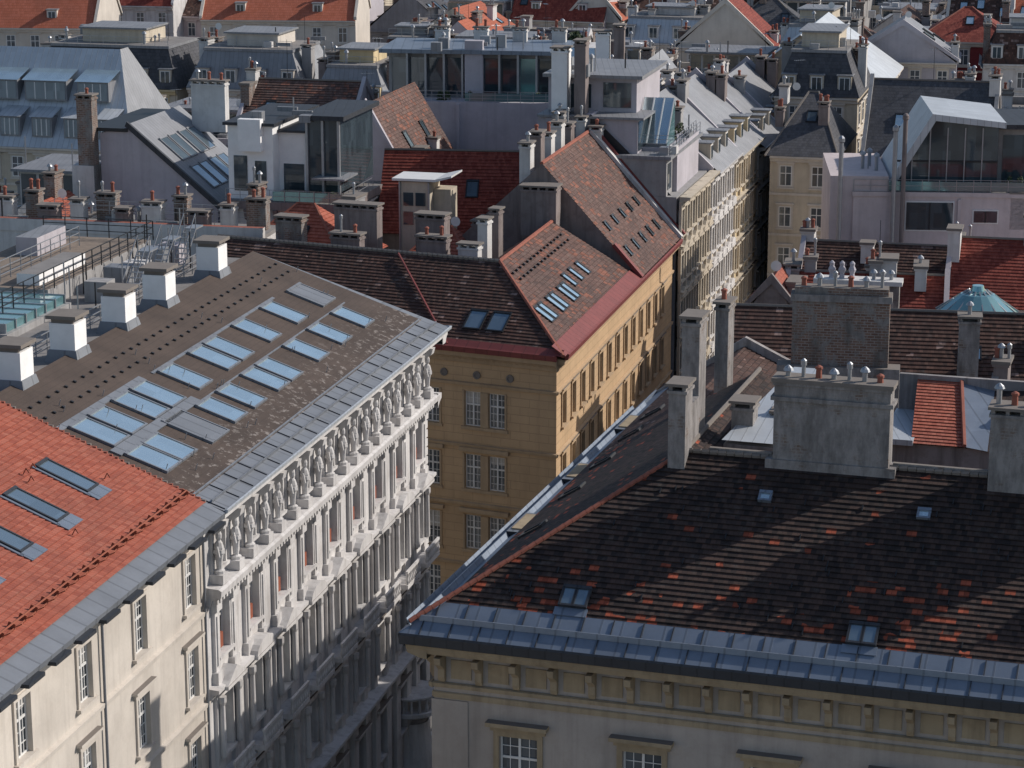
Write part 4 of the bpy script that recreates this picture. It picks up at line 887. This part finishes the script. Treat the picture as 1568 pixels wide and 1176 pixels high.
house('cream_street_end_house',26.2,249,-14,6.5,16,22.5,28,'hip',S_BE,T_SL,S_CR,(1,0,0),6,3,1,0,False,ant=1,fl=4.2,sp=3.1)
house('red_roofed_courtyard_house',34,190,-14,18,10,20,24.5,'gable',S_PKW,T_RD,None,(0,0,0),8,5,0,0,True,ant=0)
house('grey_courtyard_block',23.5,200,-14,14,8,19,22.5,'gable',S_LAV,T_BR,None,(0,0,0),8,5,0,0,True,ant=0)
house('small_turret_roof_house',17.6,181,-14,3.6,6,21.5,24.0,'gablex',S_CH,T_OR,None,(0,0,0),8,1,0,0,True,ant=0)
house('roof_with_parapets',20.5,182,-10,12,8,20,23.6,'gable',S_PKW,T_RD,None,(0,0,0),8,6,0,0,True,ant=1)
b=B('white_parapet_wall'); F=FR(24.5,166,-8); b['walls'].box(F,0,7,-.5,0,12,24.9,S_PKW,TERRA); b['walls'].box(F,-4,0,-.5,0,12,24.2,S_PKW,TERRA); b.done()
b=B('glass_lantern_roof'); F=FR(32.9,171,0)
b['drum'].lathe(F,0,0,[(3.1,0),(3.1,22.9),(3.3,23.0),(3.3,23.4)],S_OLD,16); b['glass'].lathe(F,0,0,[(3.0,23.4),(2.9,23.7),(1.2,25.0),(.5,25.2),(.4,25.6)],G_TE,16)
for k in range(16):
    a=k*math.pi/8; b['ribs'].tube(F.p(2.95*math.cos(a),2.95*math.sin(a),23.7),F.p(.7*math.cos(a),.7*math.sin(a),25.25),.06,STEEL,4)
b.done()
b=B('roof_ornament_block'); F=FR(21.8,168,-12); b['base'].box(F,-.6,5,-1.2,0,0,26.4,MAS,CAP); b['base'].box(F,-.9,5.2,-1.4,.2,26.4,26.7,S_CHW)
for k in range(3): b['cowls'].lathe(F,.3+k*.7,-.6,[(.22,0),(.16,.3),(.28,.6),(.16,.85),(.2,1.05),(.06,1.2)],S_LAV,7,26.7)
for k in range(3): pot(b['cowls'],F,3.2+.6*k,-.6,26.7,1,.4)
b.done()
b=B('light_metal_roof_hall'); F=FR(42,284,76)
b['walls'].box(F,0,26,-15,0,0,24,S_BE); b['roof'].poly([F.p(-.5,.6,24),F.p(26.5,.6,24),F.p(26.5,-9,30.6),F.p(-.5,-9,30.6)],M_LT); b['roof'].poly([F.p(-.5,-15,26),F.p(26.5,-15,26),F.p(26.5,-9,30.6),F.p(-.5,-9,30.6)],M_LT); b['walls'].poly([F.p(0,0,24),F.p(0,-15,24),F.p(0,-15,26),F.p(0,-9,30.5)],S_BE)
facade(b,F,0,26,8,24,S_BE,S_CR); facade(b,F3(F.p(0,-15,0),F.ey,-F.ex,F.ez),0,15,8,24,S_BE,S_CR)
b.done()
house('grey_mansard_corner_house',28.5,268,-14,9,14,26,32.5,'mansard',S_BE,T_SL,S_CR,(1,1,1),8,3,0)
house('slate_roof_house',36,252,-14,13,14,22,29,'gable',S_GY,T_SL,S_BE,(1,0,1),8,4,2)
house('grey_flat_house',52,262,-14,18,14,24,29,'flat',S_GY,M_GR,S_GY,(1,0,0),8,4,0)
house('brown_roof_gable_house',-28,245,-14,12,13,24,30,'gable',S_LAV,T_PK,S_CR,(0,1,1),8,4,2)
house('mansard_dormer_house',-57,296,-14,18,13,23.5,30,'mansard',S_BE,T_SL,S_YE,(1,0,0),8,5,0)
house('mansard_dormer_house',-38,290,-14,14,13,24,30,'mansard',S_CR,M_GR,S_CR,(1,1,0),8,4,0)
house('slate_mansard_house',-23,282,-14,9,12,23,29,'mansard',S_YE,M_GR,S_CR,(1,1,0),8,3,0)
house('left_cluttered_house',-48,222,-14,11,12,20,25,'flat',S_CHW,M_GR,S_CR,(0,0,0),8,6,0)
b=B('left_parapet_chimney_row'); F=FR(-45,196,-12)
b['walls'].box(F,0,26,-5,0,0,25,S_CHW); b['walls'].box(F,-.1,26.1,-.5,.1,25,26,S_CHW,TERRA); b['deck'].box(F,0,26,-5,-.5,25,25.3,CONC)
for k in range(12): chimney(b['chimneys'],F,1.6+k*2.1,-1.2-(k%3),25,1.1+.5*(k%2),1.1,2.0+.4*(k%3),[S_CH,S_CHW,BRK][k%3],None,k%3)
railing(b['railing'],[F.p(1,-4,25.3),F.p(25,-4,25.3)],1.1,STEEL,1.4,3,.035); railing(b['railing'],[F.p(8,-2,26.2),F.p(22,-2,26.2)],1.1,STEEL,1.4,3,.035)
roofbits(b,F,25,4,25.3,14)
b.done()
house('orange_gabled_annex',-44,204,-14,8,8,22,25.5,'gablex',S_CHW,T_OR,None,(0,0,0),8,3,1,0,True,ant=1)
# ================================================================== 7 CITY BEYOND
names=['apartment_house','tiled_roof_house','townhouse','old_town_house','penthouse_building']
occ=[(-60,-12,205,262),(-60,-12,278,306),(-15,60,195,262),(26,66,245,306)]
def blocked(x,y,Lx):
    for x0,x1,y0,y1 in occ:
        if x+Lx>x0 and x<x1 and y0-12<y<y1: return True
    if x<-50 and 318<y<372: return True
    if -50<x+Lx and x<-18 and 328<y<385: return True
    sx=14.8+(y-213)*.262
    if y<300 and x<sx+12 and x+Lx>sx-12: return True
    return False
y=262.0; row=0
while y<415:
    x=-.225*y-6+R.uniform(0,6)
    while x<.225*y+4:
        Lx=R.uniform(8,15)
        if not blocked(x,y,Lx):
            stl=R.choices(['gable','gablex','mansard','flat','hip'],[4,3,2,6,.7])[0]
            ez=R.uniform(19.5,24.5); rz=ez+R.uniform(4,6.5)
            if x<-20 and y<350: ez=R.uniform(19,22); rz=ez+R.uniform(3.5,5)
            if stl=='flat': rz=ez+R.uniform(3,4.5)
            rm=R.choices([T_BR,T_PK,M_GR,T_SL,M_LT,T_FO,T_RD],[3,2,3,3,1,1.3 if y>330 else .3,.6])[0]
            wm=R.choice([S_LAV,S_GY,S_BE,S_CR,S_PKW,S_WH,S_LAV,S_CR,S_CHW])
            house(R.choice(names),x,y+R.uniform(-3,3),-14+R.uniform(-5,5),Lx,R.uniform(10,13),ez,rz,stl,wm,rm,R.choice([S_CR,S_WH,wm]),(1,0,1) if y>300 else (1,1,1),14,R.randint(4,8),R.randint(0,4),R.choice([0,0,2,3]) if stl=='gable' else 0,R.random()<.6,ant=R.randint(1,3))
        x+=Lx+R.choice([.2,.2,.2,4])
    y+=R.uniform(16,19); row+=1
house('large_orange_roof_hall',-94,343,-4,37,16,25.5,33.5,'gable',S_CR,T_FO,None,(1,0,0),14,4,0,3)
house('large_orange_roof_hall',-44,352,-4,22,16,25.5,32.5,'gable',S_CR,T_FO,None,(1,0,0),14,4,0,2)
house('red_corner_building',54,330,-14,12,12,25,29,'hip',plain('dark_red_render',(.2,.035,.04),.9),T_RD,S_CR,(1,0,1),12,3,1)
house('orange_roof_block',67,352,-20,22,14,23,29,'gable',S_CR,T_FO,None,(1,0,0),14,4,3)
house('orange_roof_block',8,366,-14,8,12,24,29,'gablex',S_CR,T_FO,None,(1,0,0),14,4,1)
tree('conifer_tree',-8.5,338,21,2.0,6,True); tree('terrace_tree',7.5,292,26,1.2,4)
# ================================================================== LIGHT
EL=math.radians(33); AZ=math.radians(16.5)
sd=V((math.cos(EL)*math.cos(AZ),math.cos(EL)*math.sin(AZ),math.sin(EL)))
sun=bpy.data.lights.new('sun','SUN'); sun.energy=4.0; sun.angle=math.radians(.5); sun.color=(1,.935,.86)
so=bpy.data.objects.new('sun',sun); SC.collection.objects.link(so); so.rotation_euler=sd.to_track_quat('Z','Y').to_euler()
wd=bpy.data.worlds.new('World'); SC.world=wd; wd.use_nodes=True; nt=wd.node_tree
sky=nt.nodes.new('ShaderNodeTexSky'); sky.sky_type='NISHITA'; sky.sun_disc=False; sky.sun_elevation=EL; sky.sun_rotation=math.radians(90)-AZ
bg=nt.nodes['Background']; nt.links.new(sky.outputs[0],bg.inputs[0]); bg.inputs[1].default_value=.115
SC.view_settings.view_transform='Standard'; SC.view_settings.look='None'; SC.view_settings.exposure=0
cam=bpy.data.cameras.new('camera'); co=bpy.data.objects.new('camera',cam); SC.collection.objects.link(co)
co.location=(0,0,62); co.rotation_euler=(math.radians(90-14.3),0,0); cam.lens=3790/1568*36; cam.sensor_width=36; cam.clip_end=6000; cam.clip_start=1
SC.camera=co
